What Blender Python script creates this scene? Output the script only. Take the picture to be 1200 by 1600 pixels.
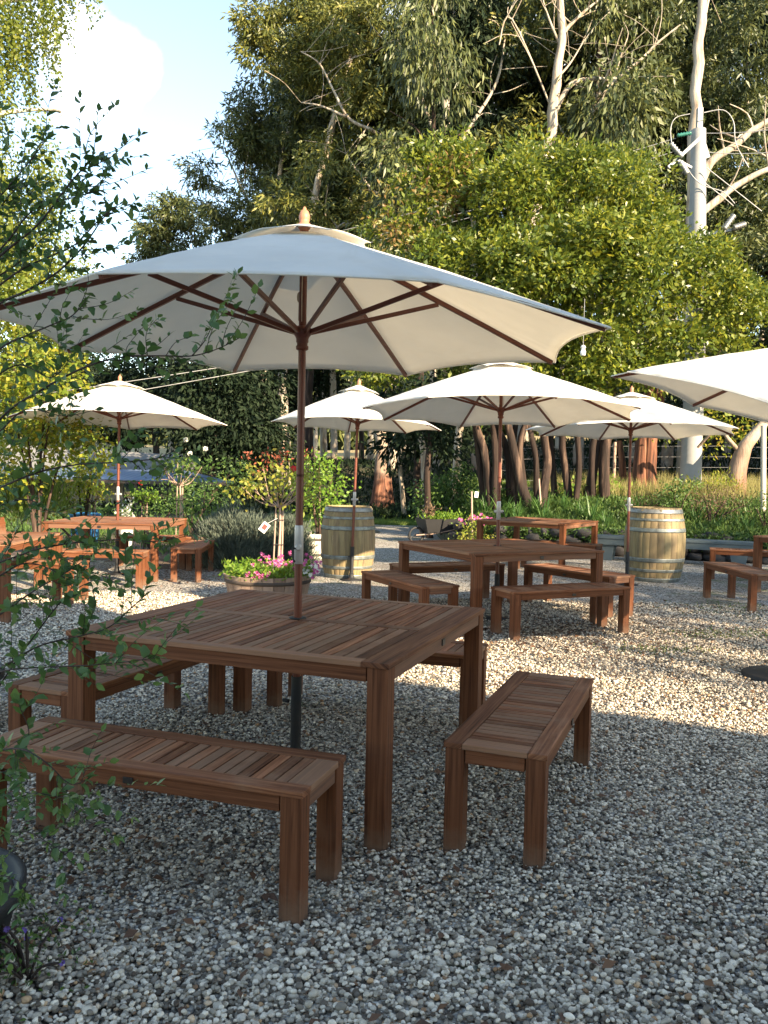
import bpy, math, random
import numpy as np
from math import sin, cos, pi, radians, sqrt
from mathutils import Vector, Matrix, noise as mn

for _o in list(bpy.data.objects): bpy.data.objects.remove(_o)
SC = bpy.context.scene
COL = SC.collection
rng = np.random.default_rng(7)
random.seed(7)

# ------------------------------------------------------------------ camera
F_PX, PITCH, ROLL, CAM_H = 1329.0, 0.0458, 0.02153, 1.476
cam_data = bpy.data.cameras.new("camera")
cam = bpy.data.objects.new("camera", cam_data); COL.objects.link(cam)
cam_data.sensor_fit = 'VERTICAL'; cam_data.sensor_height = 24.0
cam_data.lens = 24.0 * F_PX / 1600.0
cam_data.clip_start = 0.05; cam_data.clip_end = 3000
_R = Vector((1, 0, 0)); _U = Vector((0, sin(PITCH), cos(PITCH))); _F = Vector((0, cos(PITCH), -sin(PITCH)))
_r = _R*cos(ROLL) + _U*sin(ROLL); _u = _U*cos(ROLL) - _R*sin(ROLL)
cam.matrix_world = Matrix(((_r.x, _u.x, -_F.x, 0), (_r.y, _u.y, -_F.y, 0), (_r.z, _u.z, -_F.z, CAM_H), (0, 0, 0, 1)))
SC.camera = cam

def at(px, py, Y):
    """world point at depth Y (metres in front of the camera) seen at photo pixel px, py"""
    a, b = px-600, py-800
    X = (a*cos(ROLL)+b*sin(ROLL))/F_PX; V = (-a*sin(ROLL)+b*cos(ROLL))/F_PX
    d = Vector((X, cos(PITCH)-V*sin(PITCH), -sin(PITCH)-V*cos(PITCH)))
    return d*(Y/d.y) + Vector((0, 0, CAM_H))

# ------------------------------------------------------------------ sun and sky
SUN_AZ = Vector((0.68, -0.733, 0)).normalized()
SUN_EL = radians(23.5)
to_sun = Vector((SUN_AZ.x*cos(SUN_EL), SUN_AZ.y*cos(SUN_EL), sin(SUN_EL)))
sd = bpy.data.lights.new("sun", 'SUN'); sd.energy = 4.5; sd.angle = radians(0.53); sd.color = (1.0, 0.80, 0.55)
sun = bpy.data.objects.new("sun", sd); COL.objects.link(sun)
sun.rotation_euler = to_sun.to_track_quat('Z', 'Y').to_euler()
sun.location = (20, -20, 30)
world = bpy.data.worlds.new("World"); SC.world = world; world.use_nodes = True
wn = world.node_tree; wn.nodes.clear()
def N(t, typ, **kw):
    n = t.nodes.new(typ)
    for k, v in kw.items(): setattr(n, k, v)
    return n
wout = N(wn, 'ShaderNodeOutputWorld'); wbg = N(wn, 'ShaderNodeBackground')
sky = N(wn, 'ShaderNodeTexSky'); sky.sky_type = 'NISHITA'; sky.sun_disc = False
sky.sun_elevation = SUN_EL; sky.sun_rotation = math.atan2(SUN_AZ.x, SUN_AZ.y)
sky.air_density = 1.0; sky.dust_density = 0.15; sky.ozone_density = 1.0
wbg.inputs['Strength'].default_value = 0.115
tc = N(wn, 'ShaderNodeTexCoord')
def wmath(op, a, b=None, c=None):
    n = N(wn, 'ShaderNodeMath', operation=op)
    for i, v in enumerate((a, b, c)):
        if v is None: continue
        if isinstance(v, (int, float)): n.inputs[i].default_value = v
        else: wn.links.new(v, n.inputs[i])
    return n.outputs[0]
cn = N(wn, 'ShaderNodeTexNoise'); cn.inputs['Scale'].default_value = 5.0; cn.inputs['Detail'].default_value = 7; cn.inputs['Roughness'].default_value = 0.55
wn.links.new(tc.outputs['Generated'], cn.inputs['Vector'])
cloud = None
for (px, py, rad) in ((150, 130, .075), (215, 120, .045), (190, 90, .04), (110, 70, .05), (180, 170, .045), (720, 110, .12), (1150, 60, .10), (880, 130, .05)):
    d = (at(px, py, 10)-Vector((0, 0, CAM_H))).normalized()
    vm = N(wn, 'ShaderNodeVectorMath', operation='DISTANCE'); wn.links.new(tc.outputs['Generated'], vm.inputs[0]); vm.inputs[1].default_value = d
    f = wmath('SUBTRACT', 1.0, wmath('DIVIDE', vm.outputs['Value'], rad))
    cloud = f if cloud is None else wmath('MAXIMUM', cloud, f)
cmask = wmath('MULTIPLY', wmath('ADD', cloud, wmath('MULTIPLY', wmath('SUBTRACT', cn.outputs['Fac'], 0.53), 3.6)), .5)
far_cloud = wmath('MULTIPLY', wmath('SUBTRACT', cn.outputs['Fac'], 0.66), 2.5)
cm = N(wn, 'ShaderNodeClamp'); wn.links.new(wmath('MAXIMUM', cmask, far_cloud), cm.inputs['Value'])
cmix = N(wn, 'ShaderNodeMixRGB'); wn.links.new(cm.outputs[0], cmix.inputs['Fac']); hs_ = N(wn, 'ShaderNodeHueSaturation'); hs_.inputs['Saturation'].default_value = .97; hs_.inputs['Value'].default_value = .95; wn.links.new(sky.outputs[0], hs_.inputs['Color']); wn.links.new(hs_.outputs[0], cmix.inputs['Color1'])
cmix.inputs['Color2'].default_value = (7.6, 7.5, 7.6, 1)
wt = N(wn, 'ShaderNodeMixRGB', blend_type='MULTIPLY'); wt.inputs['Fac'].default_value = 1; wn.links.new(cmix.outputs[0], wt.inputs['Color1']); wt.inputs['Color2'].default_value = (1.055, 1.0, .91, 1)
wn.links.new(wt.outputs[0], wbg.inputs['Color']); wn.links.new(wbg.outputs[0], wout.inputs['Surface'])
SC.view_settings.view_transform = 'Standard'; SC.view_settings.look = 'None'
SC.view_settings.exposure = 2.15; SC.view_settings.gamma = 1
SC.render.engine = 'CYCLES'
SC.cycles.max_bounces = 6; SC.cycles.transparent_max_bounces = 4; SC.cycles.diffuse_bounces = 3
SC.render.resolution_x = 768; SC.render.resolution_y = 1024

# ------------------------------------------------------------------ object helpers
def tag(o, label=None, cat=None, group=None, kind=None):
    if label: o['label'] = label
    if cat: o['category'] = cat
    if group: o['group'] = group
    if kind: o['kind'] = kind
    return o
def empty(name, loc=(0, 0, 0), rz=0.0):
    o = bpy.data.objects.new(name, None); COL.objects.link(o)
    o.location = loc; o.rotation_euler = (0, 0, rz); o.empty_display_size = 0.1
    return o
def link_mesh(name, me, mat=None, parent=None):
    o = bpy.data.objects.new(name, me); COL.objects.link(o)
    if mat is not None: me.materials.append(mat)
    if parent is not None: o.parent = parent
    return o
KIDS = {}
def copy_thing(root):
    """copy a thing, its parts and their sub-parts (mesh data shared)"""
    def rec(o, par):
        c = o.copy(); COL.objects.link(c); c.parent = par
        for ch in o.children: rec(ch, c)
        return c
    return rec(root, None)

def np_mesh(name, V, F, smooth=False, uv=None):
    """V (n,3), F (m,k) constant-size faces"""
    V = np.asarray(V, np.float32); F = np.asarray(F, np.int32)
    me = bpy.data.meshes.new(name)
    m, k = F.shape
    me.vertices.add(len(V)); me.vertices.foreach_set('co', V.ravel())
    me.loops.add(m*k); me.loops.foreach_set('vertex_index', F.ravel())
    me.polygons.add(m); me.polygons.foreach_set('loop_start', np.arange(0, m*k, k, dtype=np.int32))
    try: me.polygons.foreach_set('loop_total', np.full(m, k, np.int32))
    except Exception: pass
    if smooth: me.polygons.foreach_set('use_smooth', np.ones(m, bool))
    me.update(calc_edges=True)
    if uv is not None:
        l = me.uv_layers.new(name='UVMap'); l.data.foreach_set('uv', np.asarray(uv, np.float32).ravel())
    return me

class MB:
    """collects shapes into ONE mesh"""
    def __init__(s): s.v = []; s.f = []; s.uv = []; s.sm = []
    def add(s, vs, fs, uvs=None, smooth=False):
        b = len(s.v); s.v += [tuple(p) for p in vs]
        for i, f in enumerate(fs):
            s.f.append([b+j for j in f]); s.sm.append(smooth)
            s.uv.append(uvs[i] if uvs else [(vs[j][0]+vs[j][2], vs[j][1]) for j in f])
    def box(s, c, d, axis=0, M=None):
        """box centre c, size d, grain along axis"""
        x, y, z = [q/2 for q in d]
        vs = [Vector((c[0]+i*x, c[1]+j*y, c[2]+k*z)) for i in (-1, 1) for j in (-1, 1) for k in (-1, 1)]
        fs = [(0, 1, 3, 2), (4, 6, 7, 5), (0, 4, 5, 1), (2, 3, 7, 6), (0, 2, 6, 4), (1, 5, 7, 3)]
        oth = [a for a in (0, 1, 2) if a != axis]
        uvs = []
        for f in fs:
            uvs.append([(vs[j][axis], vs[j][oth[0]]+vs[j][oth[1]]*1.3) for j in f])
        if M is not None: vs = [M @ v for v in vs]
        s.add(vs, fs, uvs)
    def beam(s, p0, p1, w, h, up=Vector((0, 0, 1))):
        p0, p1 = Vector(p0), Vector(p1); d = p1-p0; L = d.length; d.normalize()
        sd_ = d.cross(up); sd_.normalize(); u = sd_.cross(d)
        M = Matrix(((d.x, sd_.x, u.x, (p0.x+p1.x)/2), (d.y, sd_.y, u.y, (p0.y+p1.y)/2), (d.z, sd_.z, u.z, (p0.z+p1.z)/2), (0, 0, 0, 1)))
        s.box((0, 0, 0), (L, w, h), 0, M)
    def tube(s, pts, rad, n=10, cap=True):
        pts = [Vector(p) for p in pts]
        if not hasattr(rad, '__len__'): rad = [rad]*len(pts)
        T = []
        for i in range(len(pts)):
            a = pts[max(i-1, 0)]; b = pts[min(i+1, len(pts)-1)]; T.append((b-a).normalized())
        ref = Vector((0, 0, 1)) if abs(T[0].z) < .9 else Vector((1, 0, 0))
        x = T[0].cross(ref).normalized()
        vs = []; L = 0; Ls = []
        for i, p in enumerate(pts):
            x = (x - T[i]*x.dot(T[i])).normalized(); y = T[i].cross(x)
            if i: L += (p-pts[i-1]).length
            Ls.append(L)
            for k in range(n):
                a = 2*pi*k/n; vs.append(p + (x*cos(a)+y*sin(a))*rad[i])
        fs = []; uvs = []
        for i in range(len(pts)-1):
            for k in range(n):
                k2 = (k+1) % n
                fs.append((i*n+k, i*n+k2, (i+1)*n+k2, (i+1)*n+k))
                uvs.append([(Ls[i], k*.05), (Ls[i], (k+1)*.05), (Ls[i+1], (k+1)*.05), (Ls[i+1], k*.05)])
        s.add(vs, fs, uvs, True)
        if cap:
            s.add(vs[:n], [tuple(range(n))[::-1]]); s.add(vs[-n:], [tuple(range(n))])
    def lathe(s, prof, n=32, c=(0, 0, 0), M=None, uvs_=1.0):
        """prof list of (r, z)"""
        vs = []
        for r, z in prof:
            for k in range(n):
                a = 2*pi*k/n; vs.append(Vector((c[0]+r*cos(a), c[1]+r*sin(a), c[2]+z)))
        fs = []; uvs = []
        for i in range(len(prof)-1):
            for k in range(n):
                k2 = (k+1) % n
                fs.append((i*n+k, i*n+k2, (i+1)*n+k2, (i+1)*n+k))
                z0, z1 = prof[i][1], prof[i+1][1]
                a0, a1 = k*2*pi/n*.35, (k+1)*2*pi/n*.35
                uvs.append([(z0, a0), (z0, a1), (z1, a1), (z1, a0)])
        if M is not None: vs = [M @ v for v in vs]
        s.add(vs, fs, uvs, True)
    def disc(s, r, z, n=32, c=(0, 0), flip=False):
        vs = [Vector((c[0]+r*cos(2*pi*k/n), c[1]+r*sin(2*pi*k/n), z)) for k in range(n)]
        f = tuple(range(n)); s.add(vs, [f[::-1] if flip else f])
    def build(s, name, mat, parent=None, bevel=0.0, seg=2):
        me = bpy.data.meshes.new(name); me.from_pydata(s.v, [], s.f); 
        l = me.uv_layers.new(name='UVMap')
        l.data.foreach_set('uv', [c for f in s.uv for p in f for c in p])
        me.polygons.foreach_set('use_smooth', s.sm); me.update()
        o = link_mesh(name, me, mat, parent)
        if bevel:
            b = o.modifiers.new('bevel', 'BEVEL'); b.width = bevel; b.segments = seg; b.limit_method = 'ANGLE'; b.angle_limit = radians(50)
        return o

# ------------------------------------------------------------------ materials
MATS = {}
def newmat(name):
    m = bpy.data.materials.new(name); m.use_nodes = True; t = m.node_tree; t.nodes.clear()
    o = N(t, 'ShaderNodeOutputMaterial'); p = N(t, 'ShaderNodeBsdfPrincipled'); t.links.new(p.outputs[0], o.inputs['Surface'])
    MATS[name] = m; return m, t, p, o
def ramp(t, fac, stops, interp='LINEAR'):
    r = N(t, 'ShaderNodeValToRGB'); r.color_ramp.interpolation = interp
    els = r.color_ramp.elements
    while len(els) < len(stops): els.new(0.5)
    for e, (p, c) in zip(els, stops): e.position = p; e.color = (*c, 1)
    t.links.new(fac, r.inputs['Fac']); return r.outputs['Color']
def mixc(t, a, b, fac, mode='MIX'):
    m = N(t, 'ShaderNodeMixRGB', blend_type=mode)
    for i, v in zip(('Fac', 'Color1', 'Color2'), (fac, a, b)):
        if isinstance(v, (int, float)): m.inputs[i].default_value = v
        elif isinstance(v, tuple): m.inputs[i].default_value = (*v, 1)
        else: t.links.new(v, m.inputs[i])
    return m.outputs[0]
def tnoise(t, vec, scale, detail=4, rough=.55, dist=0):
    n = N(t, 'ShaderNodeTexNoise'); n.inputs['Scale'].default_value = scale; n.inputs['Detail'].default_value = detail
    n.inputs['Roughness'].default_value = rough; n.inputs['Distortion'].default_value = dist
    if vec is not None: t.links.new(vec, n.inputs['Vector'])
    return n.outputs['Fac']
def tmath(t, op, a, b=None):
    n = N(t, 'ShaderNodeMath', operation=op)
    for i, v in enumerate((a, b)):
        if v is None: continue
        if isinstance(v, (int, float)): n.inputs[i].default_value = v
        else: t.links.new(v, n.inputs[i])
    return n.outputs[0]
def bump(t, p, h, strength, dist):
    b = N(t, 'ShaderNodeBump'); b.inputs['Strength'].default_value = strength; b.inputs['Distance'].default_value = dist
    t.links.new(h, b.inputs['Height']); t.links.new(b.outputs[0], p.inputs['Normal'])
def objcoord(t): return N(t, 'ShaderNodeTexCoord').outputs['Object']
def worldpos(t): return N(t, 'ShaderNodeNewGeometry').outputs['Position']
def island(t): return N(t, 'ShaderNodeNewGeometry').outputs['Random Per Island']

def wood_mat(name, stops, grain=(2.0, 60.0), rough=.55, var=.55, spec=.3, weather=0.0, weather_c=(.34, .27, .21), foot=0, streak=0):
    m, t, p, o = newmat(name)
    uv = N(t, 'ShaderNodeTexCoord').outputs['UV']; isl = island(t)
    comb = N(t, 'ShaderNodeCombineXYZ'); t.links.new(tmath(t, 'MULTIPLY', isl, 37.0), comb.inputs[0]); t.links.new(tmath(t, 'MULTIPLY', isl, 91.0), comb.inputs[1]); t.links.new(tmath(t, 'MULTIPLY', isl, 13.0), comb.inputs[2])
    sc = N(t, 'ShaderNodeVectorMath', operation='MULTIPLY'); t.links.new(uv, sc.inputs[0]); sc.inputs[1].default_value = (grain[0], grain[1], 1)
    ad = N(t, 'ShaderNodeVectorMath', operation='ADD'); t.links.new(sc.outputs[0], ad.inputs[0]); t.links.new(comb.outputs[0], ad.inputs[1])
    g = tnoise(t, ad.outputs[0], 1.0, 5, .6, .6)
    c = ramp(t, g, stops)
    val = tmath(t, 'ADD', tmath(t, 'MULTIPLY', isl, var), 1-var*.5)
    hsv = N(t, 'ShaderNodeHueSaturation'); t.links.new(c, hsv.inputs['Color']); t.links.new(val, hsv.inputs['Value'])
    col = hsv.outputs[0]
    if weather:
        w1 = tnoise(t, objcoord(t), 4.0, 5, .65)
        i2 = N(t, 'ShaderNodeTexWhiteNoise'); i2.noise_dimensions = '1D'; t.links.new(isl, i2.inputs['W'])
        w = tmath(t, 'MULTIPLY', tmath(t, 'ADD', w1, tmath(t, 'MULTIPLY', i2.outputs['Value'], .7)), 1.0)
        wr = ramp(t, w, [(.72, (0, 0, 0)), (1.0, (1, 1, 1))])
        col = mixc(t, col, weather_c, tmath(t, 'MULTIPLY', wr, weather))
    if streak:   # tannin and rust runs down the staves
        sv = N(t, 'ShaderNodeVectorMath', operation='MULTIPLY'); t.links.new(objcoord(t), sv.inputs[0]); sv.inputs[1].default_value = (16, 16, 1.6)
        sk = ramp(t, tnoise(t, sv.outputs[0], 1.0, 5, .65), [(.52, (0, 0, 0)), (.68, (1, 1, 1))])
        col = mixc(t, col, (.075, .055, .04), tmath(t, 'MULTIPLY', sk, .6))
    if foot:     # gravel dust and splash at the foot of the timber
        sp_ = N(t, 'ShaderNodeSeparateXYZ'); t.links.new(objcoord(t), sp_.inputs[0])
        ff = N(t, 'ShaderNodeMapRange'); t.links.new(tmath(t, 'ADD', sp_.outputs['Z'], tmath(t, 'MULTIPLY', tnoise(t, objcoord(t), 22, 4, .7), .16)), ff.inputs['Value'])
        ff.inputs['From Min'].default_value = .20; ff.inputs['From Max'].default_value = .08; ff.inputs['To Max'].default_value = .38
        col = mixc(t, col, (.24, .19, .14), ff.outputs[0])
    t.links.new(col, p.inputs['Base Color'])
    p.inputs['Roughness'].default_value = rough; p.inputs['Specular IOR Level'].default_value = spec
    bump(t, p, g, .35, .002)
    return m
W_TOP = wood_mat('hardwood_slats', [(.28, (.055, .019, .009)), (.5, (.165, .064, .030)), (.72, (.29, .135, .070))], var=.85, weather=.48, weather_c=(.31, .19, .12), rough=.62, spec=.18)
W_LEG = wood_mat('hardwood_frame', [(.28, (.060, .020, .009)), (.5, (.145, .053, .023)), (.75, (.21, .084, .040))], var=.4, rough=.6, spec=.16, weather=.15, foot=1)
W_UMB = wood_mat('umbrella_hardwood', [(.25, (.085, .022, .012)), (.6, (.13, .034, .018)), (.85, (.18, .05, .026))], grain=(2, 40), var=.2, rough=.38, spec=.4)
W_FIN = wood_mat('finial_wood', [(.25, (.30, .12, .07)), (.7, (.42, .2, .12))], var=.2, rough=.4)
W_BARREL = wood_mat('barrel_oak', [(.2, (.15, .11, .055)), (.5, (.235, .185, .095)), (.8, (.32, .255, .135))], grain=(1.2, 30), var=.22, rough=.65, weather=.4, weather_c=(.22, .15, .09), streak=1)
W_PLANT = wood_mat('planter_oak', [(.2, (.20, .135, .095)), (.5, (.33, .24, .18)), (.8, (.45, .34, .27))], grain=(1.5, 40), var=.5, rough=.8, weather=.5, weather_c=(.13, .08, .06))
W_PALE = wood_mat('pale_planter_wood', [(.2, (.38, .34, .28)), (.8, (.6, .55, .47))], grain=(1.5, 40), var=.3, rough=.8)
W_STAKE = wood_mat('stake_wood', [(.2, (.26, .17, .13)), (.8, (.46, .34, .27))], grain=(3, 40), var=.3, rough=.8)
W_BLUE = wood_mat('blue_grey_paint', [(.2, (.07, .095, .105)), (.8, (.115, .145, .155))], grain=(2, 20), var=.15, rough=.6, weather=.35, weather_c=(.16, .17, .16))

def simple(name, c, rough=.5, metal=0.0, spec=.5, nscale=8, namp=.25, bmp=0.0):
    m, t, p, o = newmat(name)
    n = tnoise(t, objcoord(t), nscale, 5, .6)
    a = tuple(x*(1-namp) for x in c); b = tuple(min(1, x*(1+namp)) for x in c)
    t.links.new(ramp(t, n, [(.3, a), (.7, b)]), p.inputs['Base Color'])
    p.inputs['Roughness'].default_value = rough; p.inputs['Metallic'].default_value = metal; p.inputs['Specular IOR Level'].default_value = spec
    if bmp: bump(t, p, n, bmp, .01)
    return m
M_STEEL = simple('galvanised_steel', (.21, .22, .22), .5, .6, nscale=20)
M_HOOP = simple('weathered_hoop_steel', (.20, .22, .21), .55, .7, nscale=14, namp=.4)
M_SILVER = simple('grey_crank_plastic', (.42, .41, .40), .4, .3, namp=.08)
M_BLACK = simple('black_powder_coat', (.010, .010, .011), .65, 0, namp=.2)
M_PLAQUE = simple('dark_plaque', (.035, .03, .028), .4, .5)
M_STEELPOLE = simple('concrete_pole', (.27, .27, .265), .8, 0, nscale=3, namp=.12)
M_WHITE = simple('white_paint', (.78, .77, .74), .6, 0, namp=.06)
M_TAGRED = simple('red_print', (.55, .06, .05), .6, 0, namp=.1)
M_CORD = simple('cord', (.45, .35, .25), .8)
M_WIRE = simple('wire_cable', (.30, .30, .30), .5, .3)
M_ROCK = simple('dark_rock', (.035, .032, .031), .9, 0, nscale=5, namp=.5, bmp=.6)
M_SOIL = simple('soil', (.06, .042, .03), .95, 0, nscale=12, namp=.5, bmp=.8)
M_ROOFBLUE = simple('blue_metal_roof', (.13, .18, .27), .4, .2, nscale=2, namp=.1)
M_WALLGREY = simple('weathered_shed_wall', (.17, .17, .165), .8, 0, nscale=2, namp=.2)
M_WALLWHITE = simple('white_shed_wall', (.40, .40, .38), .8, 0, nscale=2, namp=.1)
M_CREAM = simple('cream_render', (.55, .50, .42), .9, 0, nscale=2, namp=.08)
M_IRON = simple('dark_post', (.06, .045, .035), .8)
M_BLUE = simple('blue_plastic', (.05, .25, .55), .4)
M_TWIG = simple('dark_twig', (.035, .022, .018), .8)
M_INSUL = simple('green_glass_insulator', (.03, .14, .11), .2)

def canvas_mat():
    m, t, p, o = newmat('cream_canvas')
    pos = objcoord(t)
    n = tnoise(t, pos, 2.5, 4, .6); n2 = tnoise(t, pos, 260, 2, .5)
    c = ramp(t, n, [(.3, (.76, .75, .71)), (.6, (.84, .83, .79))])
    st = tnoise(t, pos, 1.1, 6, .7, 1.2)
    c = mixc(t, c, (.62, .58, .50), tmath(t, 'MULTIPLY', ramp(t, st, [(.56, (0, 0, 0)), (.72, (1, 1, 1))]), .45))
    wr = N(t, 'ShaderNodeTexWave'); wr.inputs['Scale'].default_value = 1.7; wr.inputs['Distortion'].default_value = 9; wr.inputs['Detail'].default_value = 2; t.links.new(pos, wr.inputs['Vector'])
    t.links.new(c, p.inputs['Base Color']); p.inputs['Roughness'].default_value = .85; p.inputs['Specular IOR Level'].default_value = .1
    bump(t, p, tmath(t, 'ADD', tmath(t, 'MULTIPLY', wr.outputs['Fac'], 3.0), tmath(t, 'MULTIPLY', n2, .2)), .35, .006)
    tr = N(t, 'ShaderNodeBsdfTranslucent'); tr.inputs['Color'].default_value = (.88, .84, .74, 1)
    mx = N(t, 'ShaderNodeMixShader'); mx.inputs[0].default_value = .40
    t.links.new(p.outputs[0], mx.inputs[1]); t.links.new(tr.outputs[0], mx.inputs[2]); t.links.new(mx.outputs[0], o.inputs['Surface'])
    return m
M_CANVAS = canvas_mat()

def leaf_mat(name, stops, trans=.35, rough=.5, spec=.35, tcol=None):
    m, t, p, o = newmat(name)
    isl = island(t)
    n = tnoise(t, worldpos(t), .9, 3, .6)
    f = tmath(t, 'ADD', tmath(t, 'MULTIPLY', isl, .6), tmath(t, 'MULTIPLY', n, .5))
    f = tmath(t, 'SUBTRACT', f, .08)
    c = ramp(t, f, stops)
    t.links.new(c, p.inputs['Base Color']); p.inputs['Roughness'].default_value = rough; p.inputs['Specular IOR Level'].default_value = spec
    tr = N(t, 'ShaderNodeBsdfTranslucent')
    if tcol: t.links.new(mixc(t, c, tcol, .5), tr.inputs['Color'])
    else:
        hs = N(t, 'ShaderNodeHueSaturation'); hs.inputs['Value'].default_value = 1.5; hs.inputs['Hue'].default_value = .49; t.links.new(c, hs.inputs['Color']); t.links.new(hs.outputs[0], tr.inputs['Color'])
    mx = N(t, 'ShaderNodeMixShader'); mx.inputs[0].default_value = trans
    t.links.new(p.outputs[0], mx.inputs[1]); t.links.new(tr.outputs[0], mx.inputs[2]); t.links.new(mx.outputs[0], o.inputs['Surface'])
    return m
L_LAUREL = leaf_mat('laurel_leaves', [(.0, (.03, .06, .012)), (.4, (.085, .125, .017)), (.68, (.185, .21, .021)), (.92, (.30, .265, .028)), (1, (.24, .12, .035))], rough=.4, spec=.5)
L_DRY = leaf_mat('rusty_green_leaves', [(.0, (.07, .08, .02)), (.4, (.15, .13, .03)), (.7, (.22, .13, .045)), (1, (.28, .13, .06))], rough=.45)
L_GUM = leaf_mat('gum_leaves', [(.0, (.04, .055, .018)), (.35, (.095, .115, .030)), (.65, (.18, .185, .040)), (1, (.28, .24, .055))], rough=.45, spec=.4, trans=.25)
L_GUMD = leaf_mat('dark_gum_leaves', [(.0, (.026, .040, .018)), (.5, (.075, .095, .030)), (1, (.18, .185, .05))], rough=.45, spec=.4, trans=.2)
L_DARK = leaf_mat('dark_evergreen_leaves', [(.0, (.008, .016, .009)), (.5, (.016, .028, .014)), (1, (.035, .05, .024))], rough=.65, trans=.12, spec=.12)
L_BIRCH = leaf_mat('birch_leaves', [(.0, (.07, .11, .02)), (.4, (.13, .17, .03)), (.8, (.22, .235, .035)), (1, (.44, .33, .04))], rough=.45, trans=.45)
L_GOLD = leaf_mat('golden_shrub_leaves', [(.0, (.07, .12, .018)), (.4, (.16, .22, .025)), (.7, (.32, .30, .035)), (.9, (.40, .24, .05)), (1, (.34, .10, .05))], rough=.45, trans=.45)
L_FORE = leaf_mat('near_shrub_leaves', [(.0, (.035, .075, .022)), (.5, (.070, .135, .032)), (.85, (.13, .20, .042)), (1, (.22, .27, .055))], rough=.42, spec=.45, trans=.3)
L_GREEN = leaf_mat('garden_green_leaves', [(.0, (.03, .07, .018)), (.5, (.07, .13, .03)), (1, (.16, .22, .05))], rough=.5)
L_BRIGHT = leaf_mat('bright_green_leaves', [(.0, (.07, .15, .015)), (.5, (.14, .25, .03)), (1, (.28, .34, .05))], rough=.45, trans=.4)
L_ROSE = leaf_mat('rose_leaves', [(.0, (.12, .17, .025)), (.55, (.24, .27, .04)), (.85, (.33, .25, .06)), (1, (.30, .07, .05))], rough=.45, trans=.4)
L_ROSETIP = leaf_mat('rose_tip_leaves', [(.0, (.22, .05, .03)), (1, (.35, .12, .06))], rough=.45, trans=.4)
L_LAV = leaf_mat('lavender_leaves', [(.0, (.045, .062, .05)), (.5, (.085, .11, .085)), (1, (.16, .18, .13))], rough=.7, trans=.2)
L_BROWN = leaf_mat('spent_shrub_leaves', [(.0, (.07, .05, .03)), (.5, (.14, .085, .055)), (.8, (.17, .13, .06)), (1, (.12, .16, .05))], rough=.7, trans=.25)
L_STRAP = leaf_mat('strap_leaves', [(.0, (.03, .075, .02)), (.6, (.06, .13, .03)), (1, (.15, .22, .06))], rough=.45, trans=.3)
L_GRASS = leaf_mat('grass_blades', [(.0, (.05, .10, .02)), (.5, (.11, .18, .03)), (.85, (.22, .26, .06)), (1, (.32, .28, .12))], rough=.6, trans=.35)
L_STRAW = leaf_mat('straw_grass', [(.0, (.14, .15, .04)), (.5, (.27, .25, .09)), (1, (.40, .33, .15))], rough=.7, trans=.35)
L_PINK = leaf_mat('pink_petals', [(.0, (.45, .04, .22)), (.5, (.62, .12, .36)), (1, (.75, .42, .55))], rough=.6, trans=.35, tcol=(.8, .3, .5))
L_RED = leaf_mat('red_petals', [(.0, (.5, .015, .02)), (1, (.75, .05, .06))], rough=.5, trans=.2, tcol=(.8, .1, .1))
L_WHITE = leaf_mat('white_petals', [(.0, (.7, .7, .62)), (1, (.85, .85, .8))], rough=.6, trans=.3, tcol=(.8, .8, .7))
L_PURPLE = leaf_mat('purple_petals', [(.0, (.12, .07, .35)), (1, (.3, .2, .6))], rough=.6, trans=.3, tcol=(.3, .2, .6))
L_FALLEN = leaf_mat('fallen_leaf', [(.0, (.07, .04, .028)), (.5, (.13, .07, .042)), (.85, (.19, .10, .05)), (1, (.26, .17, .09))], rough=.7, trans=.1)

def bark_mat(name, stops, sc=(5, 5, .7), rough=.8):
    m, t, p, o = newmat(name)
    mp = N(t, 'ShaderNodeVectorMath', operation='MULTIPLY'); t.links.new(worldpos(t), mp.inputs[0]); mp.inputs[1].default_value = sc
    n = tnoise(t, mp.outputs[0], 1.3, 6, .65, .5)
    t.links.new(ramp(t, n, stops), p.inputs['Base Color']); p.inputs['Roughness'].default_value = rough
    p.inputs['Specular IOR Level'].default_value = .2
    bump(t, p, n, .6, .05); return m
B_PALE = bark_mat('pale_gum_bark', [(.3, (.13, .085, .06)), (.42, (.30, .24, .18)), (.6, (.43, .38, .31)), (.8, (.52, .48, .41))])
B_RED = bark_mat('red_stringy_bark', [(.36, (.045, .025, .02)), (.5, (.15, .065, .04)), (.62, (.27, .12, .07)), (.8, (.38, .25, .17))], sc=(8, 8, .4))
def gum_base():
    m = B_RED.copy(); m.name = 'gum_bark_stringy_foot'; t = m.node_tree
    p = [n for n in t.nodes if n.type == 'BSDF_PRINCIPLED'][0]; c0 = p.inputs['Base Color'].links[0].from_socket
    sep = N(t, 'ShaderNodeSeparateXYZ'); t.links.new(worldpos(t), sep.inputs[0])
    f = N(t, 'ShaderNodeMapRange'); t.links.new(tmath(t, 'ADD', sep.outputs['Z'], tmath(t, 'MULTIPLY', tnoise(t, worldpos(t), 1.2, 4, .6), 3.0)), f.inputs['Value']); f.inputs['From Min'].default_value = 2.6; f.inputs['From Max'].default_value = 4.4
    n = tnoise(t, worldpos(t), 1.1, 5, .6)
    pale = ramp(t, n, [(.3, (.22, .15, .10)), (.45, (.32, .27, .21)), (.8, (.50, .46, .39))])
    t.links.new(mixc(t, c0, pale, f.outputs[0]), p.inputs['Base Color']); return m
B_FOOT = gum_base()
B_DARK = bark_mat('dark_bark', [(.42, (.022, .015, .012)), (.56, (.05, .032, .025)), (.64, (.13, .085, .06)), (.8, (.32, .24, .17))], sc=(6, 6, .5))
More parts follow.
